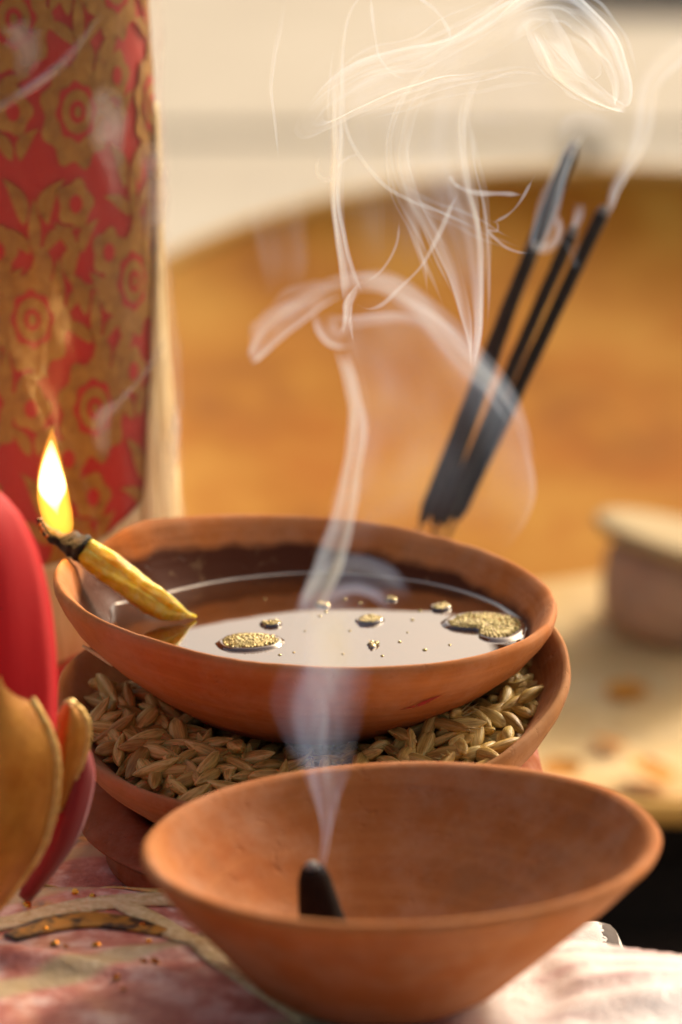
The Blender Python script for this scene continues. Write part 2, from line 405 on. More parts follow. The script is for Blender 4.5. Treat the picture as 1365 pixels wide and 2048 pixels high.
m = M('gap_shade'); m.set(Base_Color=m.mix(m.noise(60, 4), (.035, .020, .012), (.065, .040, .024)), Roughness=.95); m.bump(m.noise(200, 3), .6, .002); mat_gap_shade = m.m  # dark brown stands in for the shade in the gap
m = M('pale_stone')
c = m.ramp(m.noise(3.5, 6, .6), [(.3, (.35, .30, .225)), (.5, (.44, .39, .30)), (.72, (.51, .46, .37))])
c = m.mix(m.math('MULTIPLY', m.noise(60, 4), .3), c, (.30, .27, .22))
m.set(Base_Color=c, Roughness=.75); m.bump(m.noise(80, 5), .4, .002); mat_stone = m.m
m = M('earth_joint'); m.set(Base_Color=m.mix(m.noise(20, 4), (.24, .19, .13), (.32, .26, .18)), Roughness=.95); mat_joint = m.m
m = M('dark_wool'); m.set(Base_Color=m.mix(m.noise(20, 4), (.022, .018, .020), (.05, .04, .04)), Roughness=.95); mat_wool = m.m
m = M('table_wood')
g = m.noise(18, 5, .6, m.mapped(scale=(1, 12, 12)))
m.set(Base_Color=m.ramp(g, [(.3, (.05, .022, .010)), (.7, (.11, .055, .026))]), Roughness=.6); m.bump(g, .3, .001); mat_wood = m.m

# ------------------------------------------------------------------ ground
GZ = -13.0
g = mesh('ground', [(-900, -250, 0), (900, -250, 0), (900, 2600, 0), (-900, 2600, 0)], [(0, 1, 2, 3)], mat_joint, (0, 0, GZ - .8))
tag(g, 'earth joints under the pale stone paving', 'ground', kind='structure')
pav = empty('pavement', (0, 0, GZ - .8)); tag(pav, 'pale cream stone slab paving behind the basin', 'pavement', kind='structure')
def slab_mesh(lx, ly, h, name):
    b = bmesh.new(); bmesh.ops.create_cube(b, size=1)
    for v in b.verts: v.co = Vector((v.co.x * lx * U, v.co.y * ly * U, (v.co.z + .5) * h * U))
    bmesh.ops.bevel(b, geom=b.edges[:], offset=min(.4, h * .3) * U, segments=2, affect='EDGES')
    me = bpy.data.meshes.new(name); b.to_mesh(me); b.free(); return me
sm_ = slab_mesh(58.8, 38.6, .8, 'slab'); sm_.materials.append(mat_stone)
for j in range(14):
    for i in range(-6, 7):
        x = i * 60 + (30 if j % 2 else 0) + 12; y = 4 + 40 * j
        if abs(x) > 60 + .32 * (y + 90): continue
        o = bpy.data.objects.new('slab', sm_); link(o, pav)
        o.location = (x * U, y * U, random.uniform(-.06, .06) * U); o.rotation_euler = (random.uniform(-.002, .002), random.uniform(-.002, .002), 0)
# a low step crosses the paving far behind
st_ = empty('stone_step', (0, 186, GZ)); tag(st_, 'low pale stone step crossing the blurred paving far behind', 'step')
ss = slab_mesh(79, 96, .42, 'step_block'); ss.materials.append(mat_stone)
for i in range(-2, 3):
    o = bpy.data.objects.new('step_block', ss); link(o, st_); o.location = ((i * 80 + 17) * U, 0, .05 * U)
mt_v, mt_f = [], []
p = at(1330, 8, 180)
nx, ny = 24, 10
for j in range(ny + 1):
    for i in range(nx + 1):
        x = (i / nx - .5) * 42; y = (j / ny - .5) * 18
        z = 2.2 + 1.2 * nz(x * .12, y * .2) ; e = min(i, nx - i, j, ny - j)
        mt_v.append((x, y, z if e else 0))
for j in range(ny):
    for i in range(nx):
        a = j * (nx + 1) + i; mt_f.append((a, a + 1, a + nx + 2, a + nx + 1))
o = mesh('folded_blanket', mt_v, mt_f, mat_wool, (p.x + 14, 181, GZ + .7)); tag(o, 'dark folded blanket at the top right, far out of focus', 'blanket')

# added dark sheet: shade below the table and the basin put into colour
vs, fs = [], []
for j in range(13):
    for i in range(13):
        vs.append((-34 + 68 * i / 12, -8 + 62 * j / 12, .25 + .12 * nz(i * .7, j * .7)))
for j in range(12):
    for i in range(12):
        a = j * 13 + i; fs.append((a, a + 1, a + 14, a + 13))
o = mesh('shade_mat', vs, fs, mat_gap_shade, (6, 0, GZ)); tag(o, 'added dark brown sheet standing in for the shade below the ochre basin', 'mat')

# ------------------------------------------------------------------ basin
BC = Vector((8.6, 38, -2.5)); BR, BT = 18.2, .246
basin = empty('basin', BC, (BT, 0, 0)); tag(basin, 'large round ochre basin tilted towards the viewer, blurred behind the lamp', 'basin')
prof = [(0, -2.1), (10.5, -2.05), (14.0, -1.75), (16.6, -1.0), (17.8, -.3), (18.2, -.1), (18.45, .05), (18.5, .30), (18.2, .42), (17.85, .25), (17.3, -.1), (16.0, -.6), (13.5, -1.25), (10.2, -1.6), (6, -1.7), (0, -1.7)]
vs, fs = lathe(prof, 96, lambda r, z, a: (r * (1 + .004 * math.sin(3 * a)) * math.cos(a), r * math.sin(a), z + .04 * r / 18 * math.sin(2 * a + 1)))
mesh('basin_shell', vs, fs, mat_basin, parent=basin)
vs, fs = tube([Vector((18.35 * math.cos(a), 18.35 * math.sin(a), .28)) for a in [2 * math.pi * k / 96 for k in range(97)]], lambda t: .33, 8)
mesh('rolled_rim', vs, fs, mat_rim, parent=basin)
vs, fs = lathe([(0, -7.4), (11, -7.4), (11.4, -7.2), (11.2, -1.95), (9.4, -2.15), (0, -2.15)], 64)
mesh('foot_ring', vs, fs, mat_under_shade, parent=basin)  # coloured black to darken the shaded space under the basin
stand = empty('basin_stand', (BC.x, BC.y, GZ)); tag(stand, 'wedge stand hidden under the tilted basin, its black painted as shade', 'stand')
vs, fs = lathe([(0, 0), (10.4, 0), (10.6, .3), (9.8, 1.6), (9.0, 2.0), (0, 2.0)], 48)
mesh('stand_block', vs, fs, mat_under_shade, parent=stand)
# pale flour lying in the front of the basin
BM = Matrix.Translation(BC) @ Euler((BT, 0, 0)).to_matrix().to_4x4()
BI = BM.inverted()
def on_floor(px, py, zl):
    c = BI @ CAM; d = (BI.to_3x3() @ ray(px, py)); return c + d * ((zl - c.z) / d.z)
pr_in = [(0, -1.7), (6, -1.7), (10.2, -1.6), (13.5, -1.25), (16.0, -.6), (17.3, -.1)]
def basin_z(r):
    for (r0, z0), (r1, z1) in zip(pr_in, pr_in[1:]):
        if r <= r1: return z0 + (z1 - z0) * (r - r0) / (r1 - r0)
    return 0
vs, fs = [], []; NF, MF = 64, 14
fc = (3.5, -10.0)
vs.append((fc[0], fc[1], basin_z(math.hypot(*fc)) + .5))
for j in range(1, MF + 1):
    for k in range(NF):
        a = 2 * math.pi * k / NF; q = j / MF
        rx, ry = (12.5 + .8 * nz(3 * math.cos(a), 3 * math.sin(a), 4)) * q, (7.2 + .6 * nz(2 * math.cos(a), 2 * math.sin(a), 7)) * q
        x, y = fc[0] + rx * math.cos(a), fc[1] + ry * math.sin(a); rr = math.hypot(x, y)
        if rr > 16.9: x, y = x * 16.9 / rr, y * 16.9 / rr; rr = 16.9
        vs.append((x, y, basin_z(rr) + .05 + .45 * (1 - q ** 2) + .12 * nz(x * .5, y * .5)))
for k in range(NF): fs.append((0, 1 + k, 1 + (k + 1) % NF))
for j in range(MF - 1):
    for k in range(NF):
        a = 1 + j * NF; fs.append((a + k, a + NF + k, a + NF + (k + 1) % NF, a + (k + 1) % NF))
vs = [BM @ Vector(v) for v in vs]
b0 = BM @ Vector((fc[0], fc[1], -4))
o = mesh('flour', rel(vs, b0), fs, mat_flour, b0); tag(o, 'pale tan flour spread over the front of the ochre basin', 'flour', kind='stuff')
# marigold petals on the flour
def petal_mesh():
    vs, fs = [], []
    for j in range(6):
        for i in range(5):
            u, v = j / 5, i / 4 - .5
            wd = .55 * math.sin(math.pi * min(u * .85 + .12, 1)) + .08
            vs.append(((u - .5) * 1.5, v * 2 * wd, .12 + .22 * (v * 2) ** 2 + .12 * u * u))
    for j in range(5):
        for i in range(4):
            a = j * 5 + i; fs.append((a, a + 1, a + 6, a + 5))
    n = len(vs); vs += [(x, y, z - .06) for x, y, z in vs]; fs += [tuple(n + q for q in reversed(f)) for f in fs]
    return vs, fs
pv, pf = petal_mesh()
pl = ['large orange marigold petal on the flour near the clay pot', 'orange marigold petal on the flour at the right edge',
      'faint orange marigold petal lying on the middle of the flour', 'orange marigold petal higher on the flour, right of the lamp', 'orange marigold petal on the flour right of the middle one']
for (px, py, s, az), lb in zip([(1125, 1545, 1.0, .4), (1300, 1550, 1.3, 1.9), (1215, 1490, .8, 2.6), (1255, 1390, 1.0, .1), (1340, 1480, .8, 1.1)][:4], pl):
    q = on_floor(px, py, -2.5)
    for _ in range(6): q = on_floor(px, py, basin_z(min(math.hypot(q.x, q.y), 17)) + .45)
    wpt = BM @ q
    o = mesh('marigold_petal', [(x * s * .72, y * s * .72, z * s * .5) for x, y, z in pv], pf, mat_petal, wpt, rot=(BT, 0, az)); tag(o, lb, 'petal', 'marigold petals on the flour')
# small grey pot with a pale lid standing in the basin
q = on_floor(1335, 1268, -1.6); cb = BM @ q
cup = empty('clay_pot', cb, (0, R(15), R(20))); tag(cup, 'small grey clay pot with pale flat lid inside the ochre basin', 'pot')
kc = 1.9
vs, fs = lathe([(r * kc, z * kc) for r, z in [(0, 0), (.85, 0), (1.0, .10), (1.12, .5), (1.16, .9), (1.10, 1.25), (0, 1.25)]], 48)
mesh('pot_body', vs, fs, mat_cup, parent=cup)
vs, fs = lathe([(r * kc, z * kc) for r, z in [(0, 1.26), (1.2, 1.26), (1.42, 1.30), (1.45, 1.38), (1.40, 1.46), (1.1, 1.49), (0, 1.50)]], 48)
mesh('pot_lid', vs, fs, mat_lid, parent=cup)

# ------------------------------------------------------------------ low table and its cloth
tb = empty('low_table', (0, 0, GZ)); tag(tb, 'dark wooden low table under the brocade cloth', 'table')
def box(name, x0, x1, y0, y1, z0, z1, mat, parent, bev=.15):
    b = bmesh.new(); bmesh.ops.create_cube(b, size=1)
    for v in b.verts: v.co = Vector((x0 + (v.co.x + .5) * (x1 - x0), y0 + (v.co.y + .5) * (y1 - y0), z0 + (v.co.z + .5) * (z1 - z0))) * U
    bmesh.ops.bevel(b, geom=b.edges[:], offset=bev * U, segments=2, affect='EDGES')
    me = bpy.data.meshes.new(name); b.to_mesh(me); b.free(); me.materials.append(mat)
    return link(bpy.data.objects.new(name, me), parent)
box('table_top', -18, 3.3, -26, 18.8, -GZ - 2.2, -GZ - .45, mat_wood, tb)
for (x, y) in ((-16, -24), (2.0, -24), (-16, 17), (2.0, 17)):
    box('leg', x - 1, x + 1, y - 1, y + 1, 0, -GZ - 2.2, mat_wood, tb)

def edge_x(y):                     # where the cloth leaves the table top on the right
    return 3.5 + 6.4 * sm(-7.6, -11.6, y) + 4 * sm(-9.6, -14, y) + .2 * nz(y * .4, 3)
def cloth_z(x, y):
    z = .10 * nz(x * .32, y * .30, 1) + .05 * nz(x * .9, y * .8, 5)
    z += .16 * math.exp(-((y + 8.4 - .20 * x) / .35) ** 2) * sm(-1.5, -3.5, x)      # soft folds to the left
    z += .20 * math.exp(-((y + 10.6 + .16 * x) / .30) ** 2) * sm(-2, -4, x)
    z += .13 * math.exp(-((y + 12.8 - .5 * x) / .40) ** 2) * sm(0, -3, x)
    rr = sm(2.6, 4.6, x)
    z += rr * (.30 * math.exp(-((y + 10.4 + .16 * (x - 4)) / 1.25) ** 2) + .16 * math.exp(-((y + 12.8 - .2 * x) / .45) ** 2) + .10 * math.exp(-((y + 11.5 - .1 * x) / .22) ** 2))
    z += FZ * sm(-5.0, -6.3, y + .10 * x + .3 * nz(x * .5, 8))
    d = x - edge_x(y)
    if d > 0: z -= (7.5 - 5.2 * sm(-6.8, -8.5, y)) * (math.sqrt(d * d + .25) - .5)
    # pressed flat below what stands on it
    for (cx, cyy, r0) in ((-.9, -.6, 4.6), (BOWL_C.x, BOWL_C.y, 2.4)):
        k = sm(r0 + .9, r0, math.hypot(x - cx, y - cyy)); z = z * (1 - k) + (FZ if cyy < -5 else 0) * k
    return max(z, GZ + .8)
BOWL_C = at(802, 1688, -11.0); FZ = 1.12        # the cloth lies folded double, 1.1 cm higher, in front
vs, fs = [], []; NX, NY = 230, 330
X0, X1, Y0, Y1 = -17.5, 17.0, -26, 18.5
for j in range(NY + 1):
    for i in range(NX + 1):
        x = X0 + (X1 - X0) * i / NX; y = Y0 + (Y1 - Y0) * j / NY
        x = min(x, edge_x(y) + .45 + .06 * max(0, x - edge_x(y)) + 14 * sm(-7.2, -8.8, y))
        vs.append((x, y, cloth_z(x, y)))
for j in range(NY):
    for i in range(NX):
        a = j * (NX + 1) + i; x = X0 + (X1 - X0) * i / NX; y = Y0 + (Y1 - Y0) * j / NY
        fs.append((a, a + 1, a + NX + 2, a + NX + 1))
cl = mesh('table_cloth', vs, fs, mat_cloth); tag(cl, 'rose pink brocade table cloth with cream gold bands, sun glare painted white at right', 'cloth')
md = cl.modifiers.new('thickness', 'SOLIDIFY'); md.thickness = .0006; md.offset = -1
# sequins sewn to the cloth
b = bmesh.new(); bmesh.ops.create_cone(b, cap_ends=True, segments=10, radius1=.085 * U, radius2=.06 * U, depth=.05 * U)
sq = bpy.data.meshes.new('sequin'); b.to_mesh(sq); b.free(); sq.materials.append(mat_sequin)
for k in range(16):
    px, py = [(random.gauss(95, 45), random.gauss(1795, 16)), (random.gauss(190, 60), random.gauss(1885, 14)), (random.gauss(240, 120), random.gauss(1975, 34))][k % 3]
    q = atz(px, py, FZ); z = cloth_z(q.x, q.y)
    o = bpy.data.objects.new('sequin', sq); link(o, cl); o.location = (q.x * U, q.y * U, (z + .06) * U)
    o.rotation_euler = (random.uniform(-.5, .5), random.uniform(-.5, .5), random.uniform(0, 3)); s = random.uniform(.6, 1.2); o.scale = (s, s, s)
# woven ribbons sewn to the cloth
def ribbon(nm, pts, wd, mat, lift=.012, taper=0):
    P = resample([atz(px, py, FZ) for px, py in pts], 60); hv, hf = [], []
    for k, p in enumerate(P):
        tg = (P[min(k + 1, 59)] - P[max(k - 1, 0)]).normalized(); sd = Vector((-tg.y, tg.x, 0)).normalized()
        for q in range(5):
            v = p + sd * (wd * (1 - taper + taper * math.sin(math.pi * k / 59)) * (q / 4 - .5)); hv.append((v.x, v.y, cloth_z(v.x, v.y) + lift + .012 * math.sin(math.pi * q / 4)))
    for k in range(59):
        for q in range(4):
            c = k * 5 + q; hf.append((c, c + 1, c + 6, c + 5))
    o = mesh(nm, hv, hf, mat, parent=cl); o.modifiers.new('thickness', 'SOLIDIFY').thickness = .0004
m = M('dark_braid'); m.set(Base_Color=m.ramp(m.noise(220, 3), [(.42, (.05, .025, .012)), (.56, (.50, .23, .03))]), Roughness=.45, Metallic=.3); mat_dbraid = m.m
ribbon('woven_ribbon', [(-60, 1862), (80, 1838), (200, 1812), (330, 1800), (420, 1812)], .62, mat_hem)
ribbon('woven_ribbon', [(240, 1808), (330, 1856), (400, 1898), (480, 1950), (620, 2040)], .5, mat_hem)
ribbon('gold_black_braid', [(20, 1880), (110, 1852), (210, 1846), (330, 1866)], .7, mat_dbraid, .02, .5)
ribbon('woven_ribbon', [(40, 1775), (160, 1757), (290, 1778), (340, 1790)], .35, mat_braid)
# corner of a printed cotton cloth hanging at the table edge
vs, fs = [], []
pc = at(1195, 1885, -4.2)
for j in range(21):
    for i in range(21):
        u, v = i / 20 * 2 - 1, j / 20 * 2 - 1
        x = u * 1.05; y = v * 1.5
        z = .62 * (1 - .9 * u * u) - .35 * v * v + .05 * nz(u * 3, v * 3) - .9 * sm(.4, 1.0, u)
        vs.append((x, y, z))
for j in range(20):
    for i in range(20):
        a = j * 21 + i; fs.append((a, a + 1, a + 22, a + 21))
o = mesh('printed_cloth', vs, fs, mat_print, (pc.x - .1, -4.2, pc.z - .42)); tag(o, 'white cotton cloth corner with dark printed line behind the front bowl', 'cloth')
o.modifiers.new('thickness', 'SOLIDIFY').thickness = .0006

# ------------------------------------------------------------------ clay pot that carries the dish
POT = Vector((-.62, -.9, 0))
pot = empty('clay_pot', POT); tag(pot, 'squat reddish clay pot carrying the barley dish, pinkish powder on its side', 'pot')
def wob(seed, amp):
    return lambda r, z, a: (r * (1 + amp * nz(2 * math.cos(a) + seed, 2 * math.sin(a), z * .3)) * math.cos(a), r * (1 + amp * nz(2 * math.cos(a) + seed, 2 * math.sin(a), z * .3)) * math.sin(a), z)
wp_ = wob(1, .012)
def pot_fn(r, z, a):
    x, y, zz = wp_(r, z, a); return (x, y, zz + sm(.7, 2.1, z) * (.222 * y + .080 * x))     # its mouth leans with the dish
vs, fs = lathe([(0, .02), (4.0, .02), (4.12, .08), (4.08, .3), (4.12, .52), (4.30, .64), (4.55, .82), (4.68, 1.08), (4.70, 1.38), (4.58, 1.76), (4.30, 2.02), (3.95, 2.10), (3.65, 2.02), (3.6, 1.7), (3.6, .6), (3.3, .45), (0, .45)], 96, pot_fn)
mesh('pot_body', vs, fs, mat_pot, parent=pot)

# ------------------------------------------------------------------ dish of barley
DC = at(624, 1352, -1.0)                                   # centre of its rim
DROT = Euler((R(12.5), R(-4.6), 0))                         # leaning to the viewer, a little lower on the left
DMAT = Matrix.Translation(DC) @ DROT.to_matrix().to_4x4()
RD = 5.12
din = [(4.95, -.03), (4.72, -.25), (4.35, -.75), (3.9, -1.15), (3.2, -1.5), (2.2, -1.72), (0, -1.8)]
dprof = [(0, -2.15), (2.2, -2.15), (3.3, -1.9), (4.2, -1.45), (4.75, -.85), (5.02, -.42), (5.13, -.15), (5.12, .0), (5.05, .06)] + din
dish = empty('clay_dish', DC, DROT); tag(dish, 'shallow clay dish full of barley, tilted below the oil lamp', 'dish')
wd_ = wob(7, .010)
def sag(y): return .058 * max(0, y) ** 2                    # its far side is pressed out lower under the lamp
def dish_fn(r, z, a):
    x, y, zz = wd_(r, z, a); return (x, y, zz - sag(y))
vs, fs = lathe(dprof, 120, dish_fn)
mesh('dish_body', vs, fs, mat_dish, parent=dish)
def dish_in(r):
    q = list(reversed(din))
    for (r0, z0), (r1, z1) in zip(q, q[1:]):
        if r <= r1: return z0 + (z1 - z0) * (r - r0) / (r1 - r0)
    return 0

# ------------------------------------------------------------------ the oil lamp
LROT = Euler((R(.6), R(4.0), 0)); LM = LROT.to_matrix()
lin = [(4.88, .02), (4.74, -.10), (4.55, -.5), (4.2, -.95), (3.7, -1.35), (3.0, -1.75), (2.0, -2.05), (0, -2.15)]
lprof = [(0, -2.6), (1.9, -2.6), (2.4, -2.42), (3.2, -1.95), (4.0, -1.38), (4.55, -.9), (4.86, -.48), (5.02, -.2), (5.05, -.04), (5.0, .06), (4.95, .07)] + lin
SP = R(154)
def lamp_fn(r, z, a):
    d = (a - SP + math.pi) % (2 * math.pi) - math.pi
    k = math.exp(-(d / R(11)) ** 2) * sm(3.0, 5.0, r)
    k2 = math.exp(-((d - R(-19)) / R(9)) ** 2) * sm(3.8, 5.0, r)
    rr = r * (1 + .010 * nz(2 * math.cos(a) + 3, 2 * math.sin(a), z * .4) + .004 * nz(9 * math.cos(a), 9 * math.sin(a), 2)) + .16 * k
    zz = z - .42 * k + .06 * k2 + .03 * nz(2.5 * math.cos(a), 2.5 * math.sin(a), 9) * sm(3, 5, r)
    zz -= .10 * max(0, nz(11 * math.cos(a), 11 * math.sin(a), 31) - .28) * sm(4.7, 4.95, r)
    return (rr * math.cos(a), rr * math.sin(a), zz)
lamp = empty('oil_lamp', LAMP, LROT); tag(lamp, 'shallow terracotta oil lamp bowl with pinched spout, standing in the barley', 'oil lamp')
vs, fs = lathe(lprof, 160, lamp_fn)
lb = mesh('lamp_bowl', vs, fs, mat_lamp, parent=lamp)
at_ = lb.data.attributes.new('inside', 'FLOAT', 'POINT')
ins = []
idx = 0
for i, (r, z) in enumerate(lprof):
    n_ = 1 if r < 1e-6 else 160
    ins += [1.0 if i >= 12 else 0.0] * n_
at_.data.foreach_set('value', ins)
# smear of red powder on its front
vs, fs = [], []
def lamp_out(r):
    q = lprof[1:9]
    for (r0, z0), (r1, z1) in zip(q, q[1:]):
        if r <= r1: return z0 + (z1 - z0) * (r - r0) / (r1 - r0)
    return 0
for j in range(5):
    for i in range(13):
        u, v = i / 12, j / 4 - .5
        a = R(-64) + R(9) * u + v * .02; wd = .15 * math.sin(math.pi * u) ** .7 * (1 + .4 * nz(u * 6, 1)) + .01
        r = 4.42 + .25 * u + v * wd
        r += .0
        z = lamp_out(r)
        x, y, z = lamp_fn(r, z, a % (2 * math.pi))
        vs.append((x * 1.0025, y * 1.0025, z - .012))
for j in range(4):
    for i in range(12):
        a = j * 13 + i; fs.append((a, a + 1, a + 14, a + 13))
m = M('vermilion_powder'); m.set(Base_Color=(.40, .03, .025), Roughness=.95, Alpha=m.ramp(m.noise(420, 4, .7), [(.34, (.25, .25, .25)), (.55, (.95, .95, .95))]))
mesh('vermilion_smear', vs, fs, m.m, parent=lamp)

# oil, level in the tilted bowl
OZ = LAMP.z - .93
def lamp_inner_world(a, r):
    q = list(reversed(lin)); z = 0
    for (r0, z0), (r1, z1) in zip(q, q[1:]):
        if r <= r1: z = z0 + (z1 - z0) * (r - r0) / (r1 - r0); break
    return LAMP + LM @ Vector(lamp_fn(r, z, a))
contact = []
for k in range(160):
    a = 2 * math.pi * k / 160; lo = 3.0
    for s_ in range(400):
        r = 2.5 + 2.4 * s_ / 400; p = lamp_inner_world(a, r)
        if p.z >= OZ: break
    contact.append(p)
OC = Vector((LAMP.x, LAMP.y, OZ))
vs, fs = [(0, 0, 0)], []
qs = [.15, .3, .45, .6, .72, .82, .90, .955, .98, .992, 1.004]
men = [0, 0, 0, 0, 0, 0, 0, 0, .004, .016, .045]
for q, h in zip(qs, men):
    for p in contact:
        d = p - OC; vs.append((d.x * q, d.y * q, h))
n_ = 160
for k in range(n_): fs.append((0, 1 + k, 1 + (k + 1) % n_))
for j in range(len(qs) - 1):
    for k in range(n_):
        a = 1 + j * n_; fs.append((a + k, a + n_ + k, a + n_ + (k + 1) % n_, a + (k + 1) % n_))
oil = empty('lamp_oil', OC); tag(oil, 'dark brown glossy oil filling the clay lamp, mirroring the sky', 'oil')
mesh('oil_surface', vs, fs, mat_oil, parent=oil)
def foam(outline, dome, nb, br, nm='foam_patch', ring=True):
    """outline: points on the oil (cm, relative to OC); low dome crowded with tiny bubbles"""
    c = sum(outline, Vector((0, 0, 0))) / len(outline)
    P = [Vector(p) for p in resample(list(outline) + [outline[0]], 49)[:48]]
    vs, fs = [], []
    if ring:
        steps = [(1.16, .004), (1.08, .03), (1.02, .06), (.97, .055), (.9, .05)]
    else:
        steps = [(1.10, .003), (1.0, .02), (.9, .04)]
    vs.append(c + Vector((0, 0, dome))); full = steps + [(q, .05 + (dome - .05) * (1 - q * q)) for q in (.75, .5, .25)]
    for q, h in full:
        for p in P: vs.append(c + (p - c) * q + Vector((0, 0, h)))
    n = 48; midx = []
    for j in range(len(full) - 1):
        for k in range(n):
            a = 1 + j * n; fs.append((a + k, a + (k + 1) % n, a + n + (k + 1) % n, a + n + k)); midx.append(0 if j < len(steps) - 1 else 1)
    a = 1 + (len(full) - 1) * n
    for k in range(n): fs.append((a + k, a + (k + 1) % n, 0)); midx.append(1)
    fo = mesh(nm, vs, fs, [mat_oil, mat_foam], parent=oil, matidx=midx)
    # bubbles
    b = bmesh.new(); made = 0; tries = 0
    while made < nb and tries < nb * 40:
        tries += 1
        k = random.randrange(48); q = math.sqrt(random.random()) * .93
        p = c + (P[k] - c) * q
        r = br * random.uniform(.6, 1.35); h = .05 + (dome - .05) * (1 - q * q)
        mat4 = Matrix.Translation((p + Vector((0, 0, h - r * .45))) * U)
        bmesh.ops.create_icosphere(b, subdivisions=2, radius=r * U, matrix=mat4); made += 1
    for f in b.faces: f.smooth = True
    me = bpy.data.meshes.new('bubble_cluster'); b.to_mesh(me); b.free(); me.materials.append(mat_foam)
    o = bpy.data.objects.new('bubble_cluster', me); link(o, fo); o['kind'] = 'stuff'
def onoil(px, py):
    return atz(px, py, OZ) - OC
foam([onoil(*p) for p in [(893, 1247), (915, 1234), (960, 1229), (1010, 1233), (1042, 1245), (1046, 1262), (1020, 1279), (985, 1281), (962, 1274), (958, 1262), (925, 1260), (900, 1256)]], .13, 520, .032)
foam([onoil(*p) for p in [(440, 1287), (462, 1275), (500, 1272), (548, 1276), (560, 1284), (545, 1295), (500, 1301), (455, 1299)]], .14, 300, .032)
foam([onoil(*p) for p in [(714, 1242), (735, 1235), (760, 1237), (764, 1243), (745, 1249), (722, 1249)]], .09, 50, .04)
foam([onoil(*p) for p in [(863, 1216), (880, 1211), (899, 1213), (900, 1218), (884, 1222), (868, 1221)]], .08, 36, .035)
foam([onoil(*p) for p in [(522, 1249), (540, 1244), (560, 1247), (556, 1253), (535, 1254)]], .08, 26, .035)
foam([onoil(*p) for p in [(630, 1210), (648, 1205), (662, 1209), (655, 1215), (640, 1215)]], .06, 14, .035, ring=False)
foam([onoil(*p) for p in [(770, 1200), (783, 1196), (796, 1199), (788, 1203)]], .05, 8, .03, ring=False)
foam([onoil(*p) for p in [(735, 1290), (748, 1286), (757, 1290), (746, 1297)]], .06, 12, .035, ring=False)
bme = None
b = bmesh.new(); bmesh.ops.create_icosphere(b, subdivisions=2, radius=.05 * U)
for f in b.faces: f.smooth = True
bme = bpy.data.meshes.new('bubble'); b.to_mesh(bme); b.free(); bme.materials.append(mat_foam)
bs = [(588, 1305), (686, 1308), (640, 1232), (652, 1224), (815, 1265), (840, 1222), (800, 1284), (825, 1240), (700, 1262), (765, 1312), (610, 1262), (900, 1290), (850, 1300), (690, 1198), (530, 1198), (560, 1310), (720, 1206), (1030, 1225), (1022, 1217), (1012, 1211), (1040, 1234), (1003, 1206)]
for px, py in bs:
    q = onoil(px, py); o = bpy.data.objects.new('bubble', bme); link(o, oil); o.location = q * U
    s = random.uniform(.5, 1.1); o.scale = (s, s, s * .6)

# ------------------------------------------------------------------ wick and flame
pA = atz(392, 1238, OZ) + Vector((0, 0, .05))
wp = [pA, at(345, 1222, -.1 + pA.y * .8), at(290, 1190, pA.y * .6 + .2), at(225, 1140, pA.y * .3 + .75), at(168, 1098, 1.15)]
# let the wick lie on the inner wall: keep its depth close to the bowl's left wall
wick = empty('cotton_wick', wp[0]); tag(wick, 'yellow oil soaked cotton wick with charred black tip on the lamp spout', 'wick')
path = resample(wp, 40)
sidev = (UPV * .80 + RGT * .55).normalized()       # across the wick, towards the lamp's back
for (off, rad_, sd, nm_) in ((-.085, .215, 2, 'cotton_strand'), (.15, .165, 5, 'cotton_strand')):
    P = []
    for i_, p in enumerate(path):
        t = i_ / (len(path) - 1); P.append(p + sidev * (off * sm(.02, .30, t) * (1 - .35 * sm(.7, 1, t)) * (1 + .25 * nz(t * 5, sd))) + Vector((.03 * nz(t * 6, sd, 1), 0, .03 * nz(t * 6, sd, 3))))
    vs, fs = tube(P, lambda t: rad_ * (.12 + .88 * sm(-.05, .42, t)) * (1 + .10 * nz(t * 12, sd)), 24,
                  lambda t, a: 1 + .10 * nz(3 * math.cos(a + 2.2 * t), 3 * math.sin(a + 2.2 * t), t * 5 + sd) + .09 * math.cos(6 * (a + 3.0 * t)), .8)
    mesh(nm_, rel(vs, wp[0]), fs, mat_wick, parent=wick)
cp = [at(172, 1101, 1.12), at(150, 1090, 1.25), at(125, 1082, 1.33), at(103, 1068, 1.38), at(88, 1052, 1.40), at(80, 1036, 1.40)]
path = resample(cp, 26)
vs, fs = tube(path, lambda t: (.285 - .12 * sm(.15, .5, t) - .11 * sm(.5, .95, t)) * (1 + .22 * nz(t * 9, 4)), 18, lambda t, a: 1 + .16 * nz(2 * math.cos(a), 2 * math.sin(a), t * 8))
mesh('charred_tip', rel(vs, wp[0]), fs, mat_char, parent=wick)
path = resample([at(97, 1076, 1.28), at(86, 1062, 1.30), at(79, 1046, 1.30), at(79, 1036, 1.32)], 14)
vs, fs = tube(path, lambda t: .05 * (1 + .5 * nz(t * 9, 7)), 10)
mesh('ember', rel(vs, wp[0]), fs, mat_ember, parent=wick)
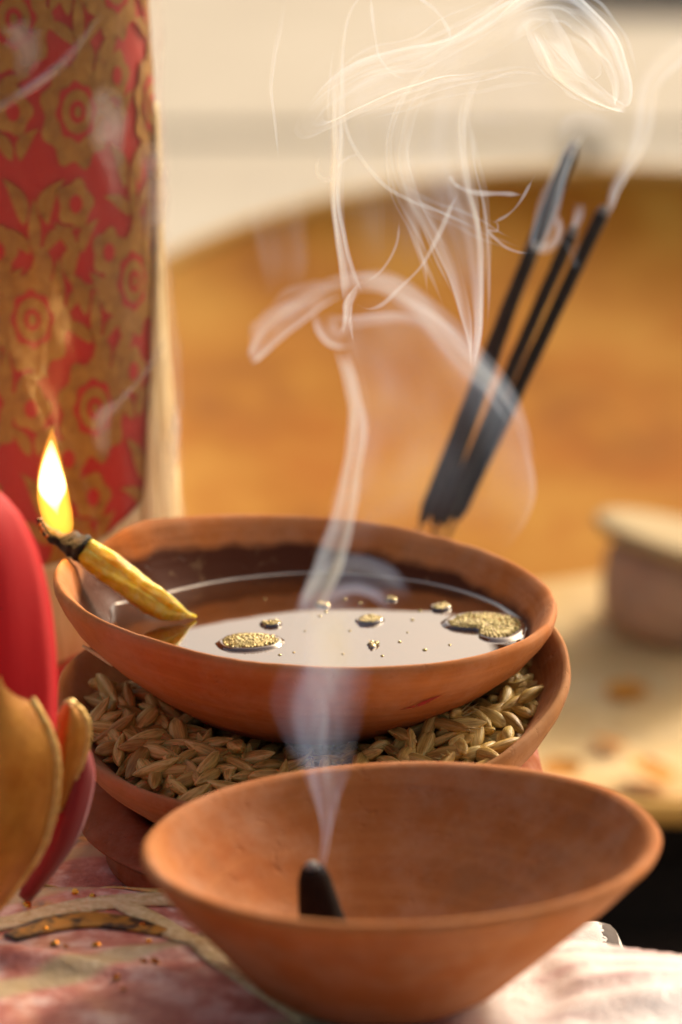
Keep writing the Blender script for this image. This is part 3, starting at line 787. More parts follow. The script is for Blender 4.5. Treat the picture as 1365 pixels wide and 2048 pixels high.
# flame: teardrops of glowing gas
fb = at(125, 1066, 1.38)
fl = empty('flame', fb); tag(fl, 'tall yellow white flame burning at the tip of the wick', 'flame')
def flame_body(axis, rad, nm, mat):
    path = resample(axis, 40)
    vs, fs = tube(path, rad, 28)
    return mesh(nm, rel(vs, fb), fs, mat, parent=fl)
ax = [at(128, 1072, 1.38), at(118, 1040, 1.38), at(108, 1000, 1.38), at(103, 950, 1.38), at(103, 900, 1.38), at(105, 853, 1.38)]
def fr_(t):
    return .02 + .33 * (math.sin(math.pi * min(t * .80 + .16, 1)) ** 1.0) * (1 - sm(.55, 1.0, t) * .55) if t < 1 else .005
def flame_r(t):
    pts = [(0, .19), (.08, .275), (.2, .325), (.38, .335), (.55, .29), (.72, .205), (.87, .11), (1, .012)]
    for (a, ra), (b_, rb) in zip(pts, pts[1:]):
        if t <= b_: return ra + (rb - ra) * (t - a) / (b_ - a)
    return .01
flame_body(ax, flame_r, 'flame_mantle', mat_flame_out)
ax2 = [at(116, 1030, 1.38), at(110, 1008, 1.38), at(106, 980, 1.38), at(103, 940, 1.38), at(103, 880, 1.38)]
flame_body(ax2, lambda t: .94 * flame_r(.14 + .84 * t) * sm(-.06, .42, t), 'flame_core', mat_flame_in)

fl_l = bpy.data.lights.new('flame_light', 'POINT'); fl_l.energy = .022; fl_l.color = (1.0, .55, .18); fl_l.shadow_soft_size = .0012
fo_ = bpy.data.objects.new('flame_light', fl_l); link(fo_, fl); fo_.location = (at(106, 985, 1.38) - fb) * U
# ------------------------------------------------------------------ barley
def grain_mesh(name, L, Wd, T, crease, bend, sharp, tuft=0):
    vs, fs = [], []; m_, n = 11, 14
    for i in range(m_):
        t = i / (m_ - 1); x = (t - .5) * L
        prof = (math.sin(math.pi * (t ** sharp))) ** .75 if 0 < t < 1 else .05
        prof = max(prof, .06 if t < .5 else .10)
        for k in range(n):
            a = 2 * math.pi * k / n
            rr = 1 + .05 * math.cos(5 * a) - crease * math.exp(-((a - math.pi * .5) / .30) ** 2)
            vs.append((x, prof * Wd * .5 * math.cos(a) * rr, prof * T * .5 * math.sin(a) * rr + bend * (4 * (t - .5) ** 2)))
    for i in range(m_ - 1):
        for k in range(n):
            j = (k + 1) % n; fs.append((i * n + k, i * n + j, (i + 1) * n + j, (i + 1) * n + k))
    fs.append(tuple(range(n - 1, -1, -1))); fs.append(tuple((m_ - 1) * n + k for k in range(n)))
    if tuft:                                     # torn husk tip
        for q in range(tuft):
            y0 = (q - (tuft - 1) / 2) * .07; c = len(vs)
            vs += [(L * .36, y0 - .05, .02), (L * .36, y0 + .05, .02), (L * .5 + .18 + .1 * random.random(), y0 * 2.0, .03 + .05 * random.random()), (L * .36, y0, -.03)]
            fs += [(c, c + 1, c + 2), (c, c + 2, c + 3), (c + 1, c + 3, c + 2)]
    me = bpy.data.meshes.new(name); me.from_pydata([(a * U, b * U, c * U) for a, b, c in vs], [], fs)
    me.polygons.foreach_set('use_smooth', [True] * len(me.polygons)); me.materials.append(mat_barley); me.update(); return me
variants = [grain_mesh('barley_grain', .92, .34, .25, .34, .03, .85), grain_mesh('barley_grain', 1.02, .33, .24, .26, -.04, .9, 3),
            grain_mesh('barley_grain', .82, .36, .27, .38, .02, .8), grain_mesh('barley_grain', .98, .30, .23, .10, .05, 1.0, 2),
            grain_mesh('barley_grain', .72, .33, .28, .15, .02, .75)]
DI = DMAT.inverted(); LI = (Matrix.Translation(LAMP) @ LROT.to_matrix().to_4x4()).inverted()
def lamp_clear(p):                 # height of the lamp's outside above a point (positive: point is below it)
    q = LI @ p; r = math.hypot(q.x, q.y)
    if r > 5.1: return 9
    return lamp_out(max(r, 1.9)) - q.z if r > 1.9 else -2.6 - q.z
def heap(r, a):                    # top of the barley in the dish's own frame
    return -.74 + .26 * sm(4.3, 3.0, r) + .12 * nz(1.3 * math.cos(a) * r, 1.3 * math.sin(a) * r, 3) + .42 * max(0, math.cos(a - R(190))) * sm(3.0, 4.2, r)
placed = []
def try_grain(a, r, lift, minsep):
    z = max(heap(r, a), dish_in(r) + .14) + lift
    pl_ = Vector((r * math.cos(a), r * math.sin(a), z)); pw = DMAT @ pl_
    if lamp_clear(pw) < .16: return None
    for (q, _) in placed:
        if (q - pw).length < minsep: return None
    return pw
tries = 0
while len(placed) < 292 and tries < 60000:
    tries += 1
    a = R(random.choice([random.uniform(168, 378), random.uniform(185, 355)])); r = math.sqrt(random.uniform(2.5 ** 2, 4.38 ** 2))
    lay = random.random()
    p = try_grain(a, r, -.16 + .34 * lay, .265)
    if p is None: continue
    rot = Euler((random.gauss(0, .9), random.gauss(0, .30), random.uniform(0, 2 * math.pi)))
    placed.append((p, rot))
def grain_label(p, vi):
    q = DI @ p; r = math.hypot(q.x, q.y)
    look = ['smooth creased barley grain', 'long barley grain with torn husk tip', 'broad creased barley grain', 'slim barley grain with split tip', 'short plump barley grain'][vi]
    where = 'under the lamp' if r < 3.1 else ('by the dish rim' if r > 3.95 else 'in the open')
    x = q.x
    side = 'left end' if x < -3.2 else 'left part' if x < -1.6 else 'middle left' if x < 0 else 'middle right' if x < 1.6 else 'right part' if x < 3.2 else 'right end'
    return '%s %s, %s of heap' % (look, where, side)
for i, (p, rot) in enumerate(placed):
    q = DI @ p; vi = random.choice([0, 0, 1, 1, 2, 2, 3, 4] if math.hypot(q.x, q.y) < 3.7 else [0, 2, 4])
    o = bpy.data.objects.new('barley_grain', variants[vi])
    link(o); o.location = p * U
    o.rotation_euler = (DROT.to_matrix() @ rot.to_matrix()).to_euler(); s = random.uniform(.78, 1.16); o.scale = (s * random.uniform(.95, 1.12), s * random.uniform(.82, 1.0), s)
    tag(o, grain_label(p, vi), 'barley grain', 'barley grains in the clay dish')
# the grains buried beneath
b = bmesh.new()
for k in range(900):
    a = random.uniform(0, 2 * math.pi); r = math.sqrt(random.random()) * 4.15
    zt = max(heap(r, a), dish_in(r) + .14)
    z = dish_in(r) + .12 + random.random() * max(zt - dish_in(r) - .35, .02)
    if R(10) < a < R(170) and r > 2: z = min(z + random.random() * .5, -.75)
    p = DMAT @ Vector((r * math.cos(a), r * math.sin(a), z - sag(r * math.sin(a))))
    if lamp_clear(p) < .2: continue
    mt = Matrix.Translation(p * U) @ (DROT.to_matrix() @ Euler((random.gauss(0, 1), random.gauss(0, .3), random.uniform(0, 6.28))).to_matrix()).to_4x4()
    bmesh.ops.create_icosphere(b, subdivisions=1, radius=.5 * U, matrix=mt @ Matrix.Diagonal((.92, .33, .26, 1)))
for f in b.faces: f.smooth = True
me = bpy.data.meshes.new('barley_bed'); b.to_mesh(me); b.free(); me.materials.append(mat_barley)
bed = bpy.data.objects.new('barley_bed', me); link(bed); tag(bed, 'bed of barley buried beneath the top grains in the dish', 'barley', kind='stuff')
# straw bits at the left edge of the heap
for (p0, p1, wd, lb_) in [((166, 1292), (225, 1332), .035, 'thin pale straw poking up at the left edge of the barley'),
                          ((1046, 1318), (1022, 1352), .09, 'pale husk stub at the right end of the barley')]:
    path = resample([at(*p0, -1.2 if p0[0] < 600 else -.9), at((p0[0] + p1[0]) / 2, (p0[1] + p1[1]) / 2 - 2, -1.4 if p0[0] < 600 else -.95), at(*p1, -1.7 if p0[0] < 600 else -1.0)], 8)
    vs, fs = tube(path, lambda t: wd * (.4 + .6 * math.sin(math.pi * (.15 + .8 * t))), 8, lambda t, a: 1 + .4 * math.cos(2 * a))
    o = mesh('straw', rel(vs, path[0]), fs, mat_straw, path[0]); tag(o, lb_, 'straw')

# ------------------------------------------------------------------ incense sticks
def stick(top, bot, rad, lb_, ash=.5, y=(5.2, 4.2)):
    a = at(*top, y[0]); c = at(*bot, y[1]); d = (c - a).normalized()
    root = c + d * ((c.z - .35) / -d.z)
    e = empty('incense_stick', root); tag(e, lb_, 'incense stick', 'burning incense sticks')
    path = [a + (c - a) * (k / 24) for k in range(25)]
    vs, fs = tube(path, lambda t: rad * (1 + .06 * nz(t * 20, bot[0])) * (1 - .5 * sm(.975, 1, t)), 12, lambda t, an: 1 + .10 * nz(2 * math.cos(an), 2 * math.sin(an), t * 30))
    mesh('incense_coating', rel(vs, root), fs, mat_incense, parent=e)
    vs, fs = tube([a + d * .2, c + d * .5, root], lambda t: .07, 8); mesh('bamboo_core', rel(vs, root), fs, mat_bamboo, parent=e)
    path = resample([a - d * ash, a - d * ash * .5, a], 6)
    vs, fs = tube(path, lambda t: rad * (.55 + .4 * t), 10, lambda t, an: 1 + .2 * nz(2 * math.cos(an), 2 * math.sin(an), t * 5)); mesh('ash_tip', rel(vs, root), fs, mat_ash, parent=e)
stick((1140, 312), (845, 1045), 0.169, 'longest black incense stick, leftmost of the leaning bunch', .3, (11.6, 10.6))
stick((1062, 500), (868, 1052), 0.142, 'short black incense stick partly hidden beside the longest one', .2, (11.0, 10.4))
stick((1142, 470), (886, 1050), 0.147, 'middle black incense stick of the leaning bunch', .22, (11.0, 10.2))
stick((1204, 428), (912, 1040), 0.158, 'rightmost black incense stick of the leaning bunch', .18, (11.4, 10.5))

hq = at(838, 1066, 10.4); hq = Vector((hq.x - .9, 10.2, .1))
holder = empty('incense_holder', hq); tag(holder, 'small round clay incense holder hidden behind the lamp, sticks standing in it', 'incense holder')
vs, fs = lathe([(0, 0), (1.3, 0), (1.4, .08), (1.35, .42), (1.25, .5), (1.1, .48), (1.0, .38), (0, .38)], 40); mesh('holder_body', vs, fs, mat_pot, parent=holder)
# ------------------------------------------------------------------ front bowl and incense cone
bw = BOWL_C; H = bw.z - FZ - .04
RB = 4.62
bowl = empty('clay_bowl', (bw.x, bw.y, FZ + .04)); tag(bowl, 'plain flared clay bowl in the foreground holding the incense cone', 'bowl')
def bowl_fn(r, z, a):
    k = 1 - z / H
    rr = r * (1 + .008 * nz(2 * math.cos(a) + 5, 2 * math.sin(a), z * .3))
    x, y = rr * math.cos(a), rr * math.sin(a)
    zz = z + (z / H) * (x * .030 + y * -.030) + .02 * nz(2 * math.cos(a), 2 * math.sin(a), 5) * z / H
    return (x - .42 * k, y, zz)
bp = [(0, .03), (1.55, .0), (1.85, .08), (2.25, .32), (3.1, H * .42), (4.0, H * .74), (4.42, H * .92), (4.58, H - .06), (4.60, H + .03), (4.54, H + .10), (4.42, H + .10), (4.32, H + .02), (4.15, H * .90), (3.7, H * .72), (2.8, H * .45), (1.9, .48), (1.2, .36), (0, .34)]
vs, fs = lathe([(r * RB / 4.6, z) for r, z in bp], 128, bowl_fn)
mesh('bowl_body', vs, fs, mat_bowl, parent=bowl)
cy_ = bw.y + .3
ct, cb_ = at(625, 1735, cy_), at(650, 1880, cy_)
cbase = ct + (cb_ - ct) * ((ct.z - FZ - .36) / (ct.z - cb_.z))
cone = empty('incense_cone', cbase); tag(cone, 'dark blunt incense cone smouldering in the foreground bowl', 'incense cone')
path = [cbase + (ct - cbase) * (k / 16) for k in range(17)]
vs, fs = tube(path, lambda t: .56 - .30 * t - .06 * sm(.9, 1, t), 20, lambda t, a: 1 + .05 * nz(2 * math.cos(a), 2 * math.sin(a), t * 6))
mesh('cone_body', rel(vs, cbase), fs, mat_cone, parent=cone)
d = (ct - cbase).normalized()
vs, fs = tube([ct - d * .10, ct + d * .03, ct + d * .10], lambda t: .17 * (1 - .45 * t), 12, lambda t, a: 1 + .12 * nz(2 * math.cos(a), 2 * math.sin(a), t * 3))
mesh('ash_tip', rel(vs, cbase), fs, mat_ash, parent=cone)

# ------------------------------------------------------------------ brocade roll in its plastic sleeve
RY = 9.0
rb, rt = at(106, 1040, RY), at(42, 0, RY)
axd = (rt - rb).normalized()
base = rb - axd * (rb.z / axd.z)
roll = empty('brocade_roll', base); q_ = Vector((0, 0, 1)).rotation_difference(axd); roll.rotation_euler = q_.to_euler()
tag(roll, 'upright roll of red brocade with gold flowers in clear plastic, behind the flame', 'fabric roll')
RR = 2.66; RH = 25.0
def rfn(amp):
    return lambda r, z, a: (r * (1 + amp * nz(1.5 * math.cos(a), 1.5 * math.sin(a), z * .12) + .012 * (1 - z / RH)) * math.cos(a), r * (1 + amp * nz(1.5 * math.cos(a), 1.5 * math.sin(a), z * .12) + .012 * (1 - z / RH)) * math.sin(a), z)
vs, fs = lathe([(0, 0)] + [(RR, z) for z in np.linspace(.02, RH, 40)] + [(0, RH)], 72, rfn(.01))
mesh('silk_body', vs, fs, mat_redsilk, parent=roll)
def motif(name, shapes):
    """flat woven motif bent round the roll; shapes: list of (outline [(u, v)], layer, material index)"""
    vs, fs, mi = [], [], []
    for out, layer, mat_i in shapes:
        n = len(out); cu = sum(p[0] for p in out) / n; cv = sum(p[1] for p in out) / n
        r = RR * 1.012 + .03 + .018 * layer; c = len(vs)
        for q in (0, .5, 1):
            for (u, v) in (out if q else [(0, 0)]):
                uu, vv = cu + (u - cu) * q, cv + (v - cv) * q
                if not q: uu, vv = cu, cv
                a = uu / RR; vs.append((r * math.sin(a), -r * math.cos(a), vv))
        for k in range(n):
            j = (k + 1) % n
            fs.append((c, c + 1 + k, c + 1 + j)); fs.append((c + 1 + k, c + 1 + n + k, c + 1 + n + j, c + 1 + j)); mi += [mat_i, mat_i]
    me = bpy.data.meshes.new(name); me.from_pydata([(a * U, b * U, z * U) for a, b, z in vs], [], fs)
    me.materials.append(mat_zari); me.materials.append(mat_redsilk); me.polygons.foreach_set('material_index', mi)
    me.polygons.foreach_set('use_smooth', [True] * len(fs)); me.update(); return me
def ell(cu, cv, a, b, sc=0, ns=9, n=44, ph=0):
    return [(cu + a * (1 + sc * math.cos(ns * t + ph)) * math.cos(t), cv + b * (1 + sc * math.cos(ns * t + ph)) * math.sin(t)) for t in [2 * math.pi * k / n for k in range(n)]]
flower_me = motif('flower_motif', [(ell(0, 0, .74, 1.12, .10, 9), 0, 0), (ell(0, .05, .43, .62, .07, 8), 1, 1), (ell(0, .05, .33, .47), 2, 0), (ell(0, .05, .17, .24), 3, 1), (ell(0, .05, .08, .12), 4, 0)])
def leaf(cu, cv, L, wd, ang, curl=0):
    out = []
    for k in range(13):
        t = k / 12; out.append((t, wd * math.sin(math.pi * t ** .8)))
    for k in range(1, 12):
        t = 1 - k / 12; out.append((t, -wd * .6 * math.sin(math.pi * t ** .8)))
    res = []
    for t, v in out:
        x = (t - .5) * L; y = v + curl * (t - .5) ** 2 * 4
        res.append((cu + x * math.cos(ang) - y * math.sin(ang), cv + x * math.sin(ang) + y * math.cos(ang)))
    return res
spray_me = motif('leaf_spray_motif', [(leaf(-.28, .45, 1.1, .20, 1.95, .18), 0, 0), (leaf(.30, .40, 1.05, .22, 1.15, -.18), 0, 0), (leaf(-.42, -.35, .9, .17, 2.5, .15), 0, 0), (leaf(.42, -.40, .9, .17, .6, -.15), 0, 0), (leaf(0, -.15, 1.2, .16, 1.57), 1, 0), (leaf(.02, -.95, .7, .13, 1.4), 0, 0)])
bud_me = motif('bud_motif', [(ell(0, .25, .38, .50, .12, 5), 0, 0), (leaf(-.2, -.4, .8, .17, 2.1, .1), 0, 0), (leaf(.22, -.42, .8, .17, 1.0, -.1), 0, 0), (ell(0, .25, .14, .2), 1, 1)])
def put(me, nm, ang, z, sc=1.0):
    o = bpy.data.objects.new(nm, me); link(o, roll); o.rotation_euler = (0, 0, R(ang)); o.location = (0, 0, z * U)
# heights measured along the roll
def zroll(py): return (at(80, py, RY) - base).dot(axd) * .995
for col in range(-4, 5):
    ang = col * 25.5 + 1
    ph = [zroll(580), zroll(205)][col % 2]
    for r_ in range(-3, 4):
        z = ph + r_ * 6.4 + (col % 3) * .25
        if 1.2 < z < RH - 1.3: put(flower_me, 'flower_motif', ang, z)
        if 1.2 < z + 2.35 < RH - 1.3: put(spray_me, 'leaf_spray_motif', ang + 4, z + 2.2)
        if 1.2 < z - 2.1 < RH - 1.3: put(bud_me, 'bud_motif', ang - 3, z - 2.15)
        if 1.2 < z + 3.9 < RH - 2: put(spray_me, 'leaf_spray_motif', ang + 13, z + .9)
        if 1.2 < z + 3.2 < RH - 2 and r_ % 2: put(bud_me, 'bud_motif', ang + 12, z + 3.1)
# cream ribbed hem wound round the lower end, rising to the right
hv, hf = [], []
for k in range(61):
    a = R(-170 + 300 * k / 60); t = k / 60
    zt = zroll(1058) + 1.35 * sm(.56, .80, t) + .1 * nz(t * 6, 1)
    for q, zz in enumerate((zt - 2.2, zt - 1.5, zt - .8, zt - .15, zt)):
        r = RR * 1.012 + .11 + .03 * math.sin(k * 2.4) - (.04 if q in (0, 4) else 0)
        hv.append((r * math.sin(a), -r * math.cos(a), zz))
for k in range(60):
    for q in range(4):
        c = k * 5 + q; hf.append((c, c + 5, c + 6, c + 1))
o = mesh('cream_hem', hv, hf, mat_hem, parent=roll); o.modifiers.new('thickness', 'SOLIDIFY').thickness = .0006
# pale selvedge running up the right side
hv, hf = [], []
for k in range(41):
    t = k / 40; z = zroll(1060) + 9.5 * t
    for q in range(7):
        a = R(84 - (34 * (1 - t) ** 1.3 + 6) * (1 - q / 6) + 2 * nz(t * 5, 3)); r = RR * 1.012 + .12 + .03 * math.sin(q * 2 + t * 9)
        hv.append((r * math.sin(a), -r * math.cos(a), z))
for k in range(40):
    for q in range(6):
        c = k * 7 + q; hf.append((c, c + 1, c + 8, c + 7))
o = mesh('selvedge', hv, hf, mat_hem, parent=roll); o.modifiers.new('thickness', 'SOLIDIFY').thickness = .0006
# creases of the plastic, doubled film that catches the light
def crease(pts, wd):
    hv, hf, fade = [], [], []; P = resample([Vector((a, z, 0)) for a, z in pts], 40); NQ = 12; wd *= 2.6
    for k, p in enumerate(P):
        t = k / 39; w_ = wd * (.35 + .65 * math.sin(math.pi * t)) * (1 + .5 * nz(t * 4, pts[0][0]))
        for q in range(NQ + 1):
            u = q / NQ
            a = R(p.x) + (u - .5) * w_ / RR; zz = p.y + (u - .5) * w_ * .4
            r = RR * 1.02 + .30 + .08 * math.sin(math.pi * u)
            hv.append((r * math.sin(a), -r * math.cos(a), zz)); fade.append(math.sin(math.pi * u) ** 1.3 * sm(0, .3, t) * sm(1, .7, t))
    for k in range(39):
        for q in range(NQ):
            c = k * (NQ + 1) + q; hf.append((c, c + 1, c + NQ + 2, c + NQ + 1))
    o = mesh('film_crease', hv, hf, mat_crease, parent=roll)
    o.data.attributes.new('fade', 'FLOAT', 'POINT').data.foreach_set('value', fade)
def zr(py): return zroll(py)
crease([(-50, zr(235)), (-18, zr(185)), (5, zr(120)), (22, zr(60)), (40, zr(-30))], .42)
crease([(34, zr(120)), (38, zr(200)), (40, zr(300)), (40, zr(390))], .36)
crease([(58, zr(240)), (66, zr(330)), (62, zr(440)), (60, zr(540))], .5)
crease([(25, zr(800)), (38, zr(740)), (52, zr(700)), (64, zr(640))], .30)
crease([(28, zr(860)), (27, zr(790)), (30, zr(740))], .22)
crease([(0, zr(-20)), (6, zr(40)), (4, zr(110))], .30)
crease([(70, zr(740)), (68, zr(850)), (64, zr(960))], .34)
crease([(-60, zr(560)), (-48, zr(640)), (-44, zr(700))], .28)
# crumpled clear sleeve
sv, sf = [], []; NS, NZ = 150, 110
for j in range(NZ + 1):
    z = .1 + (RH - .1) * j / NZ
    for k in range(NS):
        a = 2 * math.pi * k / NS
        cr = abs(nz(2.2 * math.cos(a) + z * .10, 2.2 * math.sin(a), z * .16 + a * .3)) ; cr2 = abs(nz(5 * math.cos(a), 5 * math.sin(a) + z * .2, z * .30 + 4))
        r = RR * 1.02 + .16 + .12 * (1 - sm(0, .16, cr)) + .05 * (1 - sm(0, .14, cr2))
        sv.append((r * math.cos(a), r * math.sin(a), z))
for j in range(NZ):
    for k in range(NS):
        a = j * NS; sf.append((a + k, a + (k + 1) % NS, a + NS + (k + 1) % NS, a + NS + k))
mesh('plastic_sleeve', sv, sf, mat_film, parent=roll)

# ------------------------------------------------------------------ red and gold fabric lotus, front left
LY = -9.0
lc = at(-40, 1790, LY); lotus = empty('fabric_lotus', (lc.x, LY, FZ)); tag(lotus, 'red and gold fabric lotus bud at the left edge, in front of the lamp', 'lotus')
lbase = Vector((lc.x, LY, FZ))
def petal(outline_l, outline_r, yl, yr, bulge, mat, nm, trim=None, tr=.12, thick=.10):
    A = resample([at(px, py, yl) for px, py in outline_l], 22); B = resample([at(px, py, yr) for px, py in outline_r], 22)
    vs, fs = [], []; nsg = 12
    for i in range(22):
        for k in range(nsg + 1):
            s = k / nsg; p = A[i].lerp(B[i], s); p = p + Vector((0, -bulge * math.sin(math.pi * s) * math.sin(math.pi * min(.15 + .8 * i / 21, 1)), 0))
            vs.append(p)
    for i in range(21):
        for k in range(nsg):
            a = i * (nsg + 1) + k; fs.append((a, a + 1, a + nsg + 2, a + nsg + 1))
    o = mesh(nm, rel(vs, lbase), fs, mat, parent=lotus)
    md = o.modifiers.new('thickness', 'SOLIDIFY'); md.thickness = thick * U; md.offset = 0
    if trim:
        path = list(reversed(A)) + B[1:] if (A[0] - B[0]).length < .6 else B
        path = resample(path, 50)
        vs, fs = tube(path, lambda t: tr * (1 + .08 * math.sin(t * 160)), 8)
        mesh('gold_trim', rel(vs, lbase), fs, trim, parent=o)
    return o
# tall red inner petals
petal([(-70, 955), (-150, 1100), (-200, 1300), (-190, 1500), (-120, 1700)], [(-60, 955), (30, 1030), (82, 1160), (104, 1330), (98, 1500), (60, 1700)], LY + .3, LY + .5, 1.3, mat_redsatin, 'red_petal', tr=.1, thick=.25)
petal([(-170, 1010), (-260, 1250), (-240, 1500), (-140, 1740)], [(-165, 1010), (-60, 1150), (-20, 1400), (-20, 1740)], LY + 1.0, LY + .4, 1.6, mat_redsatin, 'red_petal', thick=.25)
# small gold petal behind to the right
petal([(140, 1405), (118, 1450), (112, 1530), (116, 1620)], [(141, 1405), (170, 1440), (168, 1500), (124, 1622)], LY + .9, LY + 1.0, .25, mat_tissue, 'gold_petal', mat_braid, .10)
# dark red petal low on the right
petal([(170, 1490), (120, 1560), (84, 1690), (40, 1790)], [(172, 1490), (186, 1560), (150, 1680), (60, 1800)], LY + 1.2, LY + 1.3, .35, mat_darkred, 'dark_red_petal')
# large gold petal facing the viewer
petal([(0, 1335), (-90, 1440), (-120, 1580), (-90, 1720), (-30, 1830)], [(2, 1335), (74, 1420), (112, 1530), (84, 1690), (-20, 1832)], LY - .6, LY - .1, .75, mat_tissue, 'gold_petal', mat_braid, .11)
petal([(-130, 1350), (-220, 1480), (-230, 1620), (-100, 1830)], [(-128, 1350), (-20, 1470), (-10, 1640), (-60, 1830)], LY - 1.0, LY - .8, .8, mat_tissue, 'gold_petal', mat_braid, .11)

# ------------------------------------------------------------------ smoke
def sheet(parent, base, L, Rr, th, nt_=70, ns=26, bulge=0.0, wr_=.0, nm='smoke_veil', seed=0, K=1.35, mt=None):
    """a thin curling veil between two guide lines of (px, py, y); th(s, t) thickness in cm"""
    A = resample([at(*p) for p in L], nt_); B = resample([at(*p) for p in Rr], nt_)
    sd_ = L[0][0] * .37
    for i in range(nt_):                          # slow unsteadiness of the air
        for Q, o_ in ((A, 0), (B, .8)):
            q = Q[i] * .55; Q[i] = Q[i] + Vector((nz(q.z, sd_ + o_, 1), nz(q.z, sd_, 7), nz(q.x, q.z, sd_))) * .11 + Vector((nz(q.z * 3, sd_ + o_, 2), 0, nz(q.z * 3, q.x * 3, sd_ + 4))) * .035
    P = [[None] * (ns + 1) for _ in range(nt_)]
    for i in range(nt_):
        t = i / (nt_ - 1)
        for k in range(ns + 1):
            s = .5 - .5 * math.cos(math.pi * k / ns)
            p = A[i].lerp(B[i], s)
            p = p + Vector((0, bulge * math.sin(math.pi * s) + wr_ * nz(s * 3 + seed, t * 4, seed), 0))
            P[i][k] = (p, s, t)
    front, back = [], []
    for i in range(nt_):
        for k in range(ns + 1):
            p, s, t = P[i][k]
            du = P[i][min(k + 1, ns)][0] - P[i][max(k - 1, 0)][0]; dv = P[min(i + 1, nt_ - 1)][k][0] - P[max(i - 1, 0)][k][0]
            n = du.cross(dv)
            n = n.normalized() if n.length > 1e-9 else Vector((0, -1, 0))
            h = max(th(s, t), 0) * .5 * K * (.55 + .9 * max(0, nz(s * 6 + sd_, t * 1.6 + s, sd_) + .5)) + .0004
            if k in (0, ns) or i in (0, nt_ - 1): h = .0004
            front.append(p + n * h); back.append(p - n * h)
    vs = front + back; off = len(front); w_ = ns + 1; fs = []
    for i in range(nt_ - 1):
        for k in range(ns):
            a = i * w_ + k
            fs.append((a, a + 1, a + w_ + 1, a + w_)); fs.append((off + a, off + a + w_, off + a + w_ + 1, off + a + 1))
    for i in range(nt_ - 1):
        a = i * w_; fs.append((a, a + w_, off + a + w_, off + a)); a += ns; fs.append((a, off + a, off + a + w_, a + w_))
    for k in range(ns):
        fs.append((k, off + k, off + k + 1, k + 1)); a = (nt_ - 1) * w_ + k; fs.append((a, a + 1, off + a + 1, off + a))
    return mesh(nm, rel(vs, base), fs, mt or mat_smoke, parent=parent)
def wisp(parent, base, pts, r0, nm='smoke_wisp', prof=None, flat=None):
    path = resample([at(*p) for p in pts], 60)
    path = [q + Vector((nz(q.z * .9, q.x, 3), nz(q.x, q.z * .9, 5), nz(q.x * .9, q.z, 8))) * .12 for q in path]
    f = prof or (lambda t: sm(0, .15, t) * sm(1, .8, t))
    vs, fs = tube(path, lambda t: max(.8 * r0 * f(t) * (.8 + .5 * nz(t * 3.5, pts[0][0])), .006), 12, flat)
    return mesh(nm, rel(vs, base), fs, mat_smoke, parent=parent)
def strands(parent, base, pts, n, spread, r0, seed=0, a=.2, b=.25):
    """a bundle of fine threads of smoke drifting along one line"""
    P = resample([at(*p) for p in pts], 64)
    for k in range(n):
        o1 = (k / max(n - 1, 1) - .5) * 2; ph = seed + k * 3.7; t0, t1 = random.uniform(0, .25), random.uniform(.72, 1)
        path = []
        for i in range(64):
            t = t0 + (t1 - t0) * i / 63; f = t * 63; i0 = min(int(f), 62); p = P[i0].lerp(P[i0 + 1], f - i0)
            tg = (P[min(i0 + 2, 63)] - P[max(i0 - 1, 0)]).normalized(); sd_ = tg.cross(FWD).normalized()
            w_ = spread * (.25 + .75 * math.sin(math.pi * (.1 + .8 * t)))
            path.append(p + sd_ * (w_ * (o1 * .8 + .7 * nz(t * 2.3, ph) + .25 * nz(t * 7, ph, 2))) + FWD * (w_ * 1.4 * nz(t * 2, ph, 5)))
        vs, fs = tube(path, lambda t: max(1.55 * r0 * sm(0, a, t) * sm(1, 1 - b, t) * (.8 + .7 * nz(t * 5, ph, 9)), .005), 8, lambda t, an: 1 + .6 * math.cos(2 * an + t * 3 + ph))
        mesh('smoke_thread', rel(vs, base), fs, mat_thread, parent=parent)
def ends(t, a=.08, b=.08): return sm(0, a, t) * sm(1, 1 - b, t)
def edges(s, e0, e1, w0=.07, w1=.07): e0, e1 = .55 * e0, .55 * e1; return e0 * math.exp(-((s - w0) / w0) ** 2) + e1 * math.exp(-((1 - s - w1) / w1) ** 2)

sb = ct.copy()
sp = empty('cone_smoke', sb); tag(sp, 'pale smoke plume rising and curling from the incense cone in the front bowl', 'smoke', kind='stuff')
y0 = cy_
# rising column
sheet(sp, sb, [(636, 1728, y0), (634, 1640, y0), (592, 1520, y0), (538, 1400, y0 + 0.06), (572, 1290, y0 + 0.11), (590, 1210, y0 + 0.22), (630, 1130, y0 + 0.34)],
      [(650, 1728, y0), (668, 1640, y0), (704, 1520, y0), (738, 1400, y0), (752, 1290, y0 + 0.08), (735, 1210, y0 + 0.25), (722, 1130, y0 + 0.45)],
      lambda s, t: ends(t, .85, .22) * (.115 * math.sin(math.pi * s) ** 3 + .001) + .003 * ends(t, .05, .3), bulge=-.8, K=1.0, mt=mat_smoke_fresh)
# arch of the column over the oil
sheet(sp, sb, [(585, 1235, y0 + 0.17), (612, 1170, y0 + 0.22), (660, 1118, y0 + 0.28), (715, 1105, y0 + 0.28), (780, 1130, y0 + 0.28), (830, 1185, y0 + 0.28)],
      [(625, 1250, y0 + 0.17), (650, 1215, y0 + 0.22), (680, 1190, y0 + 0.28), (715, 1180, y0 + 0.28), (750, 1195, y0 + 0.28), (775, 1225, y0 + 0.28)],
      lambda s, t: ends(t, .2, .25) * (.05 + edges(s, .07, .0, .12)), bulge=-.3, K=.7, mt=mat_smoke_fresh)
